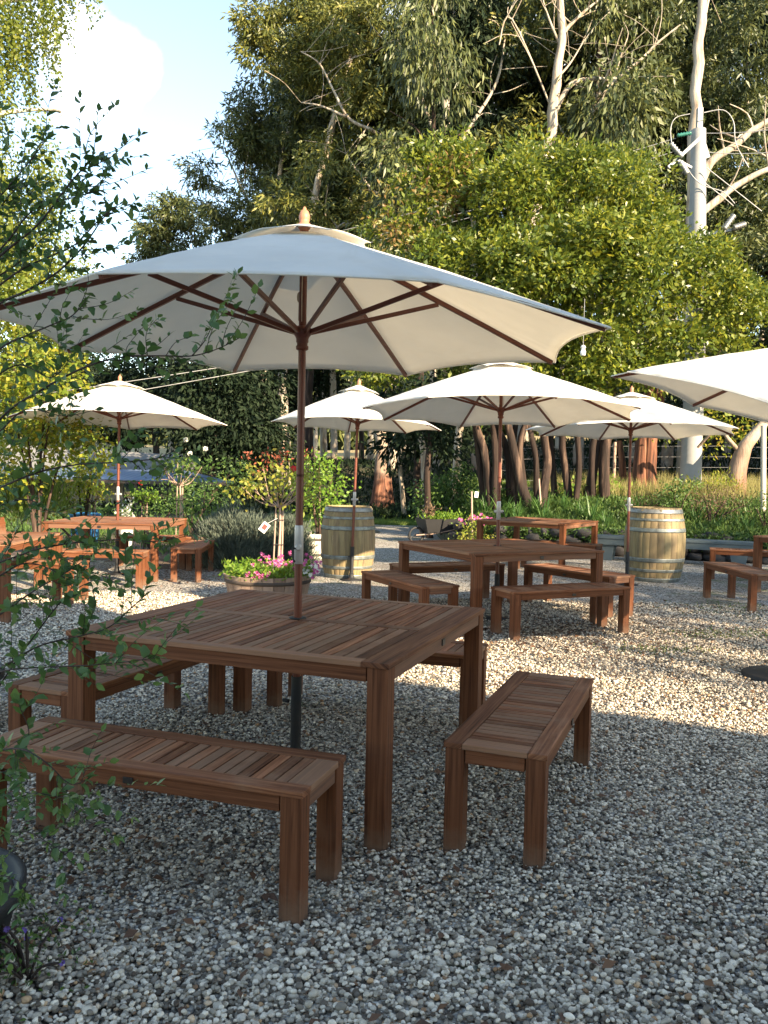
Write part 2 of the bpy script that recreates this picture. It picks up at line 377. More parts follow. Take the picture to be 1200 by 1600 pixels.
B_BIRCH = bark_mat('birch_bark', [(.3, (.12, .1, .09)), (.5, (.5, .46, .4)), (.8, (.65, .62, .56))], sc=(3, 3, 8))

def gravel_ground_mat():
    m, t, p, o = newmat('gravel')
    pos = worldpos(t)
    v = N(t, 'ShaderNodeTexVoronoi'); v.inputs['Scale'].default_value = 52; v.inputs['Randomness'].default_value = 1
    t.links.new(pos, v.inputs['Vector'])
    wn_ = N(t, 'ShaderNodeTexWhiteNoise'); wn_.noise_dimensions = '3D'; t.links.new(v.outputs['Color'], wn_.inputs['Vector'])
    c = ramp(t, wn_.outputs['Value'], [(.0, (.10, .085, .07)), (.18, (.20, .19, .175)), (.40, (.38, .37, .34)), (.68, (.56, .54, .49)), (.9, (.70, .68, .62)), (1, (.42, .30, .20))])
    dk = ramp(t, v.outputs['Distance'], [(.35, (1, 1, 1)), (.75, (.28, .25, .22))])  # gaps between stones darkened in the colour, standing in for crevice shade
    c = mixc(t, c, dk, .85, 'MULTIPLY')
    big = tnoise(t, pos, .7, 5, .6)
    dirt = ramp(t, big, [(.52, (0, 0, 0)), (.66, (1, 1, 1))])
    c = mixc(t, c, (.20, .14, .09), tmath(t, 'MULTIPLY', dirt, .32))
    fine = tnoise(t, pos, 2.3, 5, .7)
    moss = ramp(t, tmath(t, 'MULTIPLY', fine, tnoise(t, pos, .33, 2, .5)), [(.31, (0, 0, 0)), (.37, (1, 1, 1))])
    c = mixc(t, c, (.10, .14, .04), tmath(t, 'MULTIPLY', moss, .6))
    t.links.new(c, p.inputs['Base Color']); p.inputs['Roughness'].default_value = .8; p.inputs['Specular IOR Level'].default_value = .25
    h = tmath(t, 'SUBTRACT', 1.0, v.outputs['Distance'])
    bump(t, p, h, 1.0, .02)
    return m
M_GRAVEL = gravel_ground_mat()
def pebble_mat():
    m, t, p, o = newmat('pebble_stone')
    isl = island(t)
    c = ramp(t, isl, [(.0, (.07, .055, .045)), (.10, (.13, .12, .11)), (.25, (.25, .24, .225)), (.42, (.42, .41, .385)), (.62, (.58, .565, .53)), (.82, (.72, .71, .68)), (.93, (.80, .79, .76)), (.965, (.48, .33, .20)), (1, (.22, .14, .09))])
    n = tnoise(t, worldpos(t), 130, 3, .6)
    c = mixc(t, c, ramp(t, n, [(.3, (.93, .81, .655)), (.7, (1.21, 1.065, .86))]), .8, 'MULTIPLY')
    t.links.new(c, p.inputs['Base Color']); p.inputs['Roughness'].default_value = .62; p.inputs['Specular IOR Level'].default_value = .35
    return m
M_PEB = pebble_mat()
def land_mat():
    m, t, p, o = newmat('woodland_floor')
    pos = worldpos(t)
    n = tnoise(t, pos, .5, 6, .65); n2 = tnoise(t, pos, 9, 4, .7)
    c = ramp(t, n, [(.3, (.045, .055, .02)), (.5, (.075, .065, .032)), (.7, (.12, .085, .05))])
    c = mixc(t, c, ramp(t, n2, [(.3, (.5, .5, .5)), (.7, (1.4, 1.4, 1.4))]), .8, 'MULTIPLY')
    sep = N(t, 'ShaderNodeSeparateXYZ'); t.links.new(pos, sep.inputs[0])
    fld = N(t, 'ShaderNodeMapRange'); t.links.new(sep.outputs['Y'], fld.inputs['Value']); fld.inputs['From Min'].default_value = 46; fld.inputs['From Max'].default_value = 50
    straw = ramp(t, tnoise(t, pos, .25, 4, .6), [(.3, (.26, .20, .08)), (.7, (.36, .27, .12))])
    c = mixc(t, c, straw, fld.outputs[0])
    far = N(t, 'ShaderNodeMapRange'); t.links.new(sep.outputs['Y'], far.inputs['Value']); far.inputs['From Min'].default_value = 100; far.inputs['From Max'].default_value = 110
    c = mixc(t, c, (.03, .045, .02), far.outputs[0])
    t.links.new(c, p.inputs['Base Color']); p.inputs['Roughness'].default_value = .95
    bump(t, p, n2, .8, .05); return m
M_LAND = land_mat()
M_LAWN = simple('lawn_green', (.09, .15, .03), .95, 0, nscale=30, namp=.5, bmp=.5)
M_MULCH = simple('mulch', (.10, .065, .045), .95, 0, nscale=25, namp=.6, bmp=.8)

def spline(pts, k=5):
    pts = [Vector(p) for p in pts]; out = []
    for i in range(len(pts)-1):
        p0, p1, p2, p3 = pts[max(i-1, 0)], pts[i], pts[i+1], pts[min(i+2, len(pts)-1)]
        for j in range(k):
            t = j/k; out.append(.5*((2*p1)+(p2-p0)*t+(2*p0-5*p1+4*p2-p3)*t*t+(3*p1-p0-3*p2+p3)*t**3))
    out.append(pts[-1]); return out

# ================================================================== SETTING
def smooth(a, b, x):
    t = np.clip((x-a)/(b-a), 0, 1); return t*t*(3-2*t)
WALL = [(1.5, 17.9), (2.6, 17.0), (3.8, 16.35), (5.4, 15.75), (7.2, 15.0), (9.5, 14.0), (13, 12.6), (20, 10)]
def wall_y(x):
    return np.interp(x, [p[0] for p in WALL], [p[1] for p in WALL])
def gz(x, y):
    """terrain height"""
    x = np.asarray(x, float); y = np.asarray(y, float)
    z = np.full(np.broadcast(x, y).shape, -0.03)
    z = z - 1.15*smooth(15, 26, y)*smooth(-.6, -5, x)*1.0
    d = (y - wall_y(x))
    bed = (.42 + .55*smooth(.2, 3.5, d) + .25*smooth(3, 9, d))*smooth(.12, .3, d)*smooth(1.2, 2.2, x)
    z = np.maximum(z, bed-.03) if z.shape else max(float(z), float(bed)-.03)
    z = z + 2.0*smooth(30, 46, y) + 2.2*smooth(46, 100, y) + 9*smooth(110, 260, y)
    z = z + .05*np.sin(x*.7+y*.4)*smooth(16, 24, y) + .5*np.sin(x*.11)*smooth(40, 70, y)
    return z
def gzf(x, y): return float(gz(np.array([x]), np.array([y]))[0])

def terrain():
    a = np.concatenate([np.linspace(-900, -60, 22)[:-1], np.linspace(-60, -16, 40)[:-1], np.linspace(-16, 22, 190)[:-1], np.linspace(22, 70, 40)[:-1], np.linspace(70, 900, 20)])
    b = np.concatenate([np.linspace(-500, -20, 14)[:-1], np.linspace(-20, 10, 16)[:-1], np.linspace(10, 26, 110)[:-1], np.linspace(26, 70, 70)[:-1], np.linspace(70, 300, 50)[:-1], np.linspace(300, 1500, 16)])
    X, Y = np.meshgrid(a, b); Z = gz(X, Y)
    V = np.stack([X, Y, Z], -1).reshape(-1, 3); nx = len(a); ny = len(b)
    i, j = np.meshgrid(np.arange(nx-1), np.arange(ny-1)); q = (j*nx+i).ravel()
    F = np.stack([q, q+1, q+nx+1, q+nx], -1)
    o = link_mesh('ground', np_mesh('ground', V, F, True), M_LAND); tag(o, kind='structure')
terrain()

def sheet(name, outline, z, mat, zfun=False, div=.5):
    """flat or draped sheet from a polygon outline"""
    if not zfun:
        me = bpy.data.meshes.new(name); me.from_pydata([(x, y, z) for x, y in outline], [], [list(range(len(outline)))]); me.update()
        o = link_mesh(name, me, mat)
    else:
        xs = [p[0] for p in outline]; ys = [p[1] for p in outline]
        def inside(x, y):
            r = False; n = len(outline)
            for k in range(n):
                (x1, y1), (x2, y2) = outline[k], outline[(k+1) % n]
                if (y1 > y) != (y2 > y) and x < (x2-x1)*(y-y1)/(y2-y1)+x1: r = not r
            return r
        V = []; F = []; idx = {}
        def vi(i, j):
            if (i, j) not in idx:
                x = min(xs)+i*div; y = min(ys)+j*div
                jx = mn.noise(Vector((x*1.3, y*1.3, 3)))*div*.45; jy = mn.noise(Vector((x*1.3, y*1.3, 9)))*div*.45
                idx[(i, j)] = len(V); V.append((x+jx, y+jy, gzf(x+jx, y+jy)+z))
            return idx[(i, j)]
        for i in range(int((max(xs)-min(xs))/div)):
            for j in range(int((max(ys)-min(ys))/div)):
                if inside(min(xs)+(i+.5)*div, min(ys)+(j+.5)*div): F.append((vi(i, j), vi(i+1, j), vi(i+1, j+1), vi(i, j+1)))
        me = bpy.data.meshes.new(name); me.from_pydata(V, [], F); me.update()
        o = link_mesh(name, me, mat)
    tag(o, kind='structure'); return o
yard = [(-16, -14), (16, -14), (16, 11.5), (9.5, 13.9), (7.2, 14.9), (5.4, 15.6), (3.8, 16.2), (2.6, 16.9), (1.9, 18.2), (2.3, 21), (3.0, 24), (-.6, 24.2), (-.9, 21), (-1.6, 18), (-2.0, 14.6), (-3.0, 13.6), (-4.2, 13.9), (-6.5, 14.4), (-9, 14.0), (-16, 13)]
sheet('gravel_yard', yard, 0.0, M_GRAVEL)
sheet('mulch_bed', [(-9, 13.4), (-6, 13.9), (-4.2, 13.2), (-3.2, 12.4), (-2.2, 12.6), (-1.3, 13.6), (-1.0, 15.5), (-1.2, 17.5), (-3, 18), (-8, 18), (-12, 16)], 0.034, M_MULCH, True, .2)
sheet('lawn', [(-3.5, 24.3), (5.5, 24.2), (7, 27), (6, 33.5), (-4, 34)], 0.012, M_LAWN, True, .6)

# ------------------------------------------------------------------ loose pebbles
def ico(sub=0):
    t = (1+5**.5)/2
    V = [(-1, t, 0), (1, t, 0), (-1, -t, 0), (1, -t, 0), (0, -1, t), (0, 1, t), (0, -1, -t), (0, 1, -t), (t, 0, -1), (t, 0, 1), (-t, 0, -1), (-t, 0, 1)]
    V = [Vector(v).normalized() for v in V]
    F = [(0, 11, 5), (0, 5, 1), (0, 1, 7), (0, 7, 10), (0, 10, 11), (1, 5, 9), (5, 11, 4), (11, 10, 2), (10, 7, 6), (7, 1, 8), (3, 9, 4), (3, 4, 2), (3, 2, 6), (3, 6, 8), (3, 8, 9), (4, 9, 5), (2, 4, 11), (6, 2, 10), (8, 6, 7), (9, 8, 1)]
    for _ in range(sub):
        c = {}; F2 = []
        def mid(a, b):
            k = (min(a, b), max(a, b))
            if k not in c: c[k] = len(V); V.append(((V[a]+V[b])/2).normalized())
            return c[k]
        for a, b, d in F:
            x, y, z = mid(a, b), mid(b, d), mid(d, a); F2 += [(a, x, z), (b, y, x), (d, z, y), (x, y, z)]
        F = F2
    return np.array([tuple(v) for v in V]), np.array(F)
def rand_rot(n, tilt=None):
    q = rng.normal(size=(n, 4)); q /= np.linalg.norm(q, axis=1)[:, None]
    w, x, y, z = q.T
    return np.stack([1-2*(y*y+z*z), 2*(x*y-z*w), 2*(x*z+y*w), 2*(x*y+z*w), 1-2*(x*x+z*z), 2*(y*z-x*w), 2*(x*z-y*w), 2*(y*z+x*w), 1-2*(x*x+y*y)], -1).reshape(n, 3, 3)
def yaw_rot(a):
    n = len(a); R = np.zeros((n, 3, 3)); R[:, 0, 0] = np.cos(a); R[:, 0, 1] = -np.sin(a); R[:, 1, 0] = np.sin(a); R[:, 1, 1] = np.cos(a); R[:, 2, 2] = 1; return R
def scatter_tmpl(TV, TF, P, R, S):
    """template verts transformed: R (n,3,3), S (n,3)"""
    V = np.einsum('nij,nkj->nki', R, TV[None]*S[:, None, :]) + P[:, None, :]
    n, k = len(P), len(TV)
    F = TF[None]+(np.arange(n)*k)[:, None, None]
    return V.reshape(-1, 3), F.reshape(-1, TF.shape[1])
def pebbles(name, y0, y1, dens, smin, smax, sub, lab):
    TV, TF = ico(sub)
    A = .5*.49*2*(y1*y1-y0*y0)+.9*(y1-y0)
    n = int(dens*A)
    y = np.sqrt(rng.uniform(y0*y0, y1*y1, n)); x = rng.uniform(-1, 1, n)*(.49*y+.45)
    s = rng.uniform(smin, smax, n)*(1+.5*(rng.random(n) > .93))
    S = np.stack([s*rng.uniform(.8, 1.35, n), s*rng.uniform(.7, 1.05, n), s*rng.uniform(.45, .8, n)], -1)
    tilt = rng.normal(0, .35, (n, 2)); a = rng.uniform(0, 6.28, n)
    R = yaw_rot(a)
    cx, sx = np.cos(tilt[:, 0]), np.sin(tilt[:, 0]); RX = np.zeros((n, 3, 3)); RX[:, 0, 0] = 1; RX[:, 1, 1] = cx; RX[:, 1, 2] = -sx; RX[:, 2, 1] = sx; RX[:, 2, 2] = cx
    R = np.einsum('nij,njk->nik', R, RX)
    # heap: low mounds left by raking and feet
    hz = .006*np.sin(x*3.1+1.3*np.sin(y*2.3))+.006*np.sin(y*4.1+x*1.7)
    P = np.stack([x, y, S[:, 2]*.55+rng.uniform(0, 1, n)**2*.018+np.maximum(hz, -.004)], -1)
    V, F = scatter_tmpl(TV, TF, P, R, S)
    # knobbly
    V += rng.normal(0, .0006, V.shape)
    o = link_mesh(name, np_mesh(name, V, F, True), M_PEB); tag(o, lab, 'gravel', kind='stuff')
pebbles('gravel_pebbles', 1.5, 2.7, 7800, .0050, .0100, 1, 'pale grey and white river pebbles loose in the shaded foreground')
pebbles('gravel_pebbles', 2.7, 5.2, 7600, .0050, .0096, 0, 'pale pebbles loose between the nearest table and the sunlit strip')
pebbles('gravel_pebbles', 5.2, 10.0, 2600, .0062, .0110, 0, 'pale pebbles loose around the tables further back')

# ================================================================== FURNITURE
TS, TH, BL, BW, BH = 1.526, 0.75, 1.311, 0.40, 0.4475
def tbl_parts(name):
    root = empty(name)
    h = TS/2; tt = .022; z = TH-tt/2
    # perimeter frame boards
    f = MB()
    sw, ew = .115, .06
    f.box((h-sw/2, 0, z), (sw, TS, tt), 1); f.box((-h+sw/2, 0, z), (sw, TS, tt), 1)
    f.box((0, -h+ew/2, z), (TS-2*sw-.002, ew, tt), 0); f.box((0, h-ew/2, z), (TS-2*sw-.002, ew, tt), 0)
    # centre rail in two halves round the pole hole
    cw = .07; inner = TS-2*sw-.004
    f.box((-(inner/4+.012), 0, z), (inner/2-.026, cw, tt), 0); f.box((inner/4+.012, 0, z), (inner/2-.026, cw, tt), 0)
    f.build('table_frame_boards', W_TOP, root, .003)
    s = MB(); n = 25; pit = inner/n
    ln = (TS-2*ew-cw)/2-.006
    for side in (-1, 1):
        for i in range(n):
            s.box((-inner/2+pit*(i+.5), side*(cw/2+.003+ln/2), z-.001), (pit-.0075, ln, tt-.003), 1)
    s.build('tabletop_slats', W_TOP, root, .002)
    a = MB(); zt = TH-tt; ah = .058; ins = .012; lw = .085
    for sd_ in (-1, 1):
        a.box((0, sd_*(h-ins-.0125), zt-ah/2), (TS-2*ins-2*lw, .025, ah), 0)
        a.box((sd_*(h-ins-.0125), 0, zt-ah/2), (.025, TS-2*ins-2*lw, ah), 1)
    a.box((0, 0, zt-.03), (.09, TS-2*ins-.052, .04), 1)
    a.build('apron', W_LEG, root, .002)
    for i in (-1, 1):
        for j in (-1, 1):
            l = MB(); l.box((i*(h-.007-lw/2), j*(h-.007-lw/2), zt/2-.01), (lw, lw, zt+.02-.0005), 2)
            l.build('leg', W_LEG, root, .004)
    p = MB(); p.box((h-ins+.002, .0, zt-ah/2), (.006, .045, .03), 1); p.build('name_plate', M_PLAQUE, root, .001)
    r = MB(); r.lathe([(.040, TH-.002), (.044, TH+.003), (.030, TH+.005), (.022, TH+.005), (.022, TH-.004)], 24); r.build('pole_collar', M_BLACK, root)
    return root
def bench_parts(name):
    root = empty(name); L, W = BL, BW; tt = .022; z = BH-tt/2; sw = .072; ew = .085
    f = MB()
    f.box((0, W/2-sw/2, z), (L, sw, tt), 0); f.box((0, -W/2+sw/2, z), (L, sw, tt), 0)
    for s_ in (-1, 1): f.box((s_*(L/2-ew/2-.001), 0, z-.001), (ew, W-2*sw-.003, tt), 1)
    f.build('seat_frame_boards', W_TOP, root, .003)
    s = MB(); inner = L-2*ew-.006; n = 24; pit = inner/n
    for i in range(n): s.box((-inner/2+pit*(i+.5), 0, z-.0025), (pit-.0075, W-2*sw-.006, tt-.003), 1)
    s.build('seat_slats', W_TOP, root, .002)
    a = MB(); zt = BH-tt; ah = .055; ins = .010; lw = .075
    for sd_ in (-1, 1):
        a.box((0, sd_*(W/2-ins-.0125), zt-ah/2), (L-2*ins-2*lw, .025, ah), 0)
        a.box((sd_*(L/2-ins-.0125), 0, zt-ah/2), (.025, W-2*ins-2*lw, ah), 1)
    a.build('apron', W_LEG, root, .002)
    for i in (-1, 1):
        for j in (-1, 1):
            l = MB(); l.box((i*(L/2-.006-lw/2), j*(W/2-.006-lw/2), zt/2-.01), (lw, lw, zt+.02-.0005), 2)
            l.build('leg', W_LEG, root, .004)
    p = MB(); p.box((.0, -(W/2-ins+.002), zt-ah/2), (.04, .006, .022), 0); p.build('name_plate', M_PLAQUE, root, .001)
    return root
G_T = 'square hardwood tables set out on the gravel'; G_B = 'slatted hardwood benches round the tables'
tproto = tbl_parts('garden_table'); bproto = bench_parts('garden_bench')
TABLES = [ # x, y, th, label
 (-.416, 4.182, -.358, 'large square slatted table nearest the camera, in the shade under the big open umbrella'),
 (1.184, 8.80, .470-pi/2, 'square table right of the centre with a sunlit streak across its front apron'),
 (2.571, 14.125, -.584, 'shaded square table furthest back, in front of the low stone wall'),
 (5.97, 11.07, -1.0, 'square table cut off by the right edge of the photo, beside the round barrel'),
 (-3.675, 11.76, -.02-pi/2, 'orange brown square table at the left, pierced by the far left umbrella pole'),
 (-4.234, 8.50, 1.616, 'brightly sunlit table cut off at the left edge behind the leafy twigs')]
BENCHES = [
 (-.8035, 3.0696, -.3133, 'long slatted bench nearest the camera at the bottom left'),
 (.671, 3.775, 1.202, 'bench seen end on at the right of the nearest table'),
 (-1.342, 4.507, 1.201, 'dark shaded bench at the left end of the nearest table'),
 (-.028, 5.192, -.325, 'bench hidden behind the nearest table, one end showing at its right corner'),
 (1.68, 7.933, .430, 'bench in front of the middle table with a bright sun patch on its right end'),
 (.247, 8.378, -1.103, 'bench at the left of the middle table, its end toward the camera'),
 (2.165, 9.457, -.992, 'bench at the right of the middle table reaching toward the left of the round barrel'),
 (.749, 9.778, .433, 'bench on the far side of the middle table, seen beneath its top'),
 (2.75, 13.35, -.50, 'bench under the table furthest back, before the stone wall'),
 (4.261, 10.048, -1.539, 'bench alone in front of the blue grey plank seat at the right edge'),
 (-3.591, 10.487, .031, 'bench along the front of the orange brown left table'),
 (-2.608, 11.667, 1.639, 'short looking bench end at the right side of the orange brown left table'),
 (-3.35, 12.95, .05, 'bench on the far side of the orange brown left table'),
 (-3.905, 9.23, -.159, 'bench tucked beside the table cut off at the left edge'),
 (5.55, 12.6, -.35, 'bench behind the table cut off by the right edge, one orange leg showing')]
for i, (x, y, th, lab) in enumerate(TABLES):
    o = tproto if i == 0 else copy_thing(tproto)
    o.location = (x, y, 0); o.rotation_euler.z = th; tag(o, lab, 'table', G_T)
for i, (x, y, th, lab) in enumerate(BENCHES):
    o = bproto if i == 0 else copy_thing(bproto)
    o.location = (x, y, 0); o.rotation_euler.z = th; tag(o, lab, 'bench', G_B)
# wooden box on the left edge table
cb = empty('wooden_caddy', (-3.98, 8.62, TH), 1.45)
m = MB(); m.box((0, -.08, .09), (.26, .012, .18), 0, Matrix.Rotation(-.16, 4, 'X')); m.box((0, .08, .07), (.26, .012, .14), 0); m.box((0, 0, .006), (.26, .15, .012), 0); m.build('box_walls', W_LEG, cb, .002)
m = MB(); m.box((.128, 0, .07), (.012, .14, .14), 1); m.box((-.128, 0, .07), (.012, .14, .14), 1); m.build('end_board', W_LEG, cb, .002)
tag(cb, 'small sloping sided wooden box standing on the sunlit table at the left edge', 'box')

# ================================================================== UMBRELLAS
UR, UZR, UZA = 1.465, 2.128, 2.625
def canopy_profile(s):  # s = r/R -> height above rim, slightly bowed
    return (UZA-UZR)*(1-s)*(1+.10*s)
def canopy_mesh(R, s0, s1, zoff, nr, nv, sag, scal, ruffle=0.0):
    V = []; F = []; idx = {}
    def pt(k, i, j):
        j0 = j
        if j == nv: key = ((k+1) % 8, i, 0)
        else: key = (k, i, j)
        if key in idx: return idx[key]
        s = s0+(s1-s0)*i/nr; v = j/nv
        a0 = k*pi/4; a1 = (k+1)*pi/4
        w = 1-(2*v-1)**2
        u = (i/nr)
        ss = s*(1-scal*w*u**3)
        x = ss*R*((1-v)*cos(a0)+v*cos(a1)); y = ss*R*((1-v)*sin(a0)+v*sin(a1))
        z = UZR+canopy_profile(ss)+zoff - sag*w*sin(pi*min(1, u))*s + ruffle*w*u**2
        z += .006*mn.noise(Vector((x*3, y*3, 1.0)))*min(1, u*2)+.0025*mn.noise(Vector((x*9, y*9, 4.0)))
        idx[key] = len(V); V.append((x, y, z)); return idx[key]
    for k in range(8):
        for i in range(nr):
            for j in range(nv):
                a, b, c, d = pt(k, i, j), pt(k, i, j+1), pt(k, i+1, j+1), pt(k, i+1, j)
                q = []
                for w_ in (a, b, c, d):
                    if w_ not in q: q.append(w_)
                if len(q) > 2: F.append(q[::-1])
    return V, F
def umbrella(R=UR, crank=True, zr=2.112, za=2.645):
    global UZR, UZA
    UZR, UZA = zr, za; hz = zr-2.128; tz = za-2.625
    def lift(prof, d): return [(r_, z_+d) for r_, z_ in prof]
    root = empty('garden_umbrella')
    def canv(name, s0, s1, zoff, nr, nv, sag, scal, ruffle=0, par=root):
        V, F = canopy_mesh(R, s0, s1, zoff, nr, nv, sag, scal, ruffle)
        me = bpy.data.meshes.new(name); me.from_pydata(V, [], F); me.polygons.foreach_set('use_smooth', [True]*len(F)); me.update()
        o = link_mesh(name, me, M_CANVAS, par)
        sm = o.modifiers.new('thick', 'SOLIDIFY'); sm.thickness = .0025; sm.offset = 1
        return o
    cpy = canv('canopy', .11, 1.0, 0, 16, 12, .018, .045)
    canv('vent_flap', .03, .24, .030, 6, 12, .0, .10, .012, cpy)
    V_, F_ = [], []
    hm = MB()
    for k in range(8):
        pts = []
        for j in range(13):
            v = j/12; a0 = k*pi/4; a1 = (k+1)*pi/4; w = 1-(2*v-1)**2; ss = 1-.045*w
            pts.append(Vector((ss*R*((1-v)*cos(a0)+v*cos(a1)), ss*R*((1-v)*sin(a0)+v*sin(a1)), UZR+canopy_profile(ss)-.003)))
        hm.tube(pts, .0042, 6)
    hm.build('hem', M_CANVAS, cpy)
    # ribs and struts
    for k in range(8):
        a = k*pi/4; c, s_ = cos(a), sin(a)
        def P(s, dz): return Vector((s*R*c, s*R*s_, UZR+canopy_profile(s)+dz))
        m = MB(); q = [P(.035, -.02), P(.35, -.018), P(.68, -.018), P(.985, -.014)]
        for i_ in range(3): m.beam(q[i_], q[i_+1]+(q[i_+1]-q[i_])*.004, .017, .024)
        r = m.build('rib', W_UMB, root, .002)
        m = MB(); m.beam((.03*c, .03*s_, 2.165+hz), P(.50, -.036), .016, .022); m.build('strut', W_UMB, r, .002)
    m = MB(); m.lathe(lift([(.021, 2.08), (.030, 2.085), (.031, 2.10), (.026, 2.105), (.026, 2.115), (.030, 2.12), (.030, 2.135), (.034, 2.145), (.045, 2.16), (.047, 2.185), (.036, 2.195), (.021, 2.197)], hz), 20)
    m.build('runner_hub', W_UMB, root)
    m = MB(); m.lathe(lift([(.0195, 2.54), (.045, 2.545), (.048, 2.575), (.04, 2.60), (.02, 2.615)], tz), 20); m.build('top_hub', W_UMB, root)
    m = MB(); m.lathe(lift([(.012, 2.60), (.022, 2.645), (.030, 2.655), (.030, 2.675), (.022, 2.68), (.026, 2.695), (.027, 2.715), (.019, 2.735), (.010, 2.742), (.008, 2.750), (.004, 2.756), (0, 2.758)], tz-.022), 20); m.build('finial', W_FIN, root)
    m = MB(); m.tube([(0, 0, .42), (0, 0, 1.03)], .0195, 20, False); m.tube([(0, 0, 1.20), (0, 0, 1.46)], .0185, 20, False); m.build('pole', W_UMB, root)
    m = MB(); m.tube([(0, 0, 1.45), (0, 0, 2.62+tz)], .0185, 20, False); m.build('upper_pole', W_UMB, root)
    if crank:
        m = MB(); m.lathe([(.0195, 1.02), (.0225, 1.022), (.0225, 1.198), (.0195, 1.21)], 24)
        ax = Vector((cos(.35), -sin(.35), 0))
        m.tube([ax*-.046+Vector((0, 0, 1.105)), ax*-.044+Vector((0, 0, 1.105)), ax*.046+Vector((0, 0, 1.105)), ax*.052+Vector((0, 0, 1.105))], [.010, .0145, .0165, .011], 20)
        cr = m.build('crank_housing', M_SILVER, root)
        m = MB(); b = ax*.040+Vector((0, -.018, 1.10)); m.tube([b+Vector((0, .01, 0)), b+Vector((0, -.012, 0)), b+Vector((.004, -.014, -.02)), b+Vector((.018, -.014, -.052)), b+Vector((.04, -.014, -.06))], [.005, .005, .005, .0045, .006], 8)
        m.build('crank_handle', M_BLACK, cr)
    m = MB(); m.tube([(.022, -.012, 2.20), (.025, -.014, 2.3), (.024, -.012, 2.45)], .0025, 6); m.tube([(-.022, -.014, 2.21), (-.024, -.012, 2.34)], .0025, 6)
    m.lathe([(.003, 2.30), (.008, 2.31), (.009, 2.33), (.005, 2.345), (.002, 2.35)], 10, c=(-.026, -.014, 0)); m.build('cord', M_CORD, root)
    m = MB(); m.tube([(0, 0, .03), (0, 0, .46)], .026, 20); m.tube([(-.03, -.03, .33), (-.055, -.05, .33)], .010, 8)
    m.lathe([(.15, -.01), (.15, .012), (.05, .02), (.035, .06), (.03, .10), (0, .10)], 32)
    m.build('stand', M_BLACK, root)
    return root
umb_low = umbrella(1.53, True, 1.88, 2.55); umb_small = umbrella(1.17); umb = umbrella()
G_U = 'cream canvas umbrellas over the tables'
UMB = [ # x, y, rot z, tilt x/y, label
 (umb, -.416, 4.18, -1.1667, (0.0, 0.0), 'large cream umbrella nearest the camera, its underside and ribs showing overhead'),
 (0, -3.675, 11.70, .20, (-.03, 0), 'white sunlit umbrella at the far left behind the leafy twigs'),
 (umb_small, -.43, 11.60, .15, (-.025, .02), 'smaller white umbrella whose pole stands in front of the left barrel'),
 (0, 1.184, 8.74, .20, (-.040, 0), 'white umbrella over the middle table, right of the centre'),
 (0, 3.39, 11.75, .05, (-.03, 0), 'partly hidden umbrella with a dark pole beside the right hand barrel'),
 (umb_low, 2.97, 6.30, 3.40-pi, (.13, .27), 'bright white tilted umbrella cut off by the right edge of the photo')]
for src, x, y, ph, tl, lab in UMB:
    o = src if src != 0 else copy_thing(umb)
    o.location = (x, y, 0); o.rotation_euler = (0, 0, ph)
    if tl[1] > .1:   # tilted at its joint: everything above the joint leans
        T_ = Matrix.Translation((0, 0, 1.45)) @ Matrix.Rotation(-ph, 4, 'Z') @ Matrix.Rotation(tl[1], 4, 'Y') @ Matrix.Rotation(tl[0], 4, 'X') @ Matrix.Rotation(ph, 4, 'Z') @ Matrix.Translation((0, 0, -1.45))
        for ch in o.children:
            if ch.name.split('.')[0] in ('canopy', 'upper_pole', 'rib', 'runner_hub', 'top_hub', 'finial', 'cord'): ch.matrix_local = T_
    elif tl != (0, 0):
        M_ = Matrix.Rotation(tl[1], 4, 'Y') @ Matrix.Rotation(tl[0], 4, 'X') @ Matrix.Rotation(ph, 4, 'Z'); o.rotation_euler = M_.to_euler()
    tag(o, lab, 'umbrella', G_U)
    if tl[1] > .1:
                m = MB(); m.lathe([(.28, -.01), (.28, .018), (.265, .028), (.05, .036), (.035, .06)], 40); d_ = m.build('base_disc', M_BLACK, o); d_.location = (.05, .02, .01)

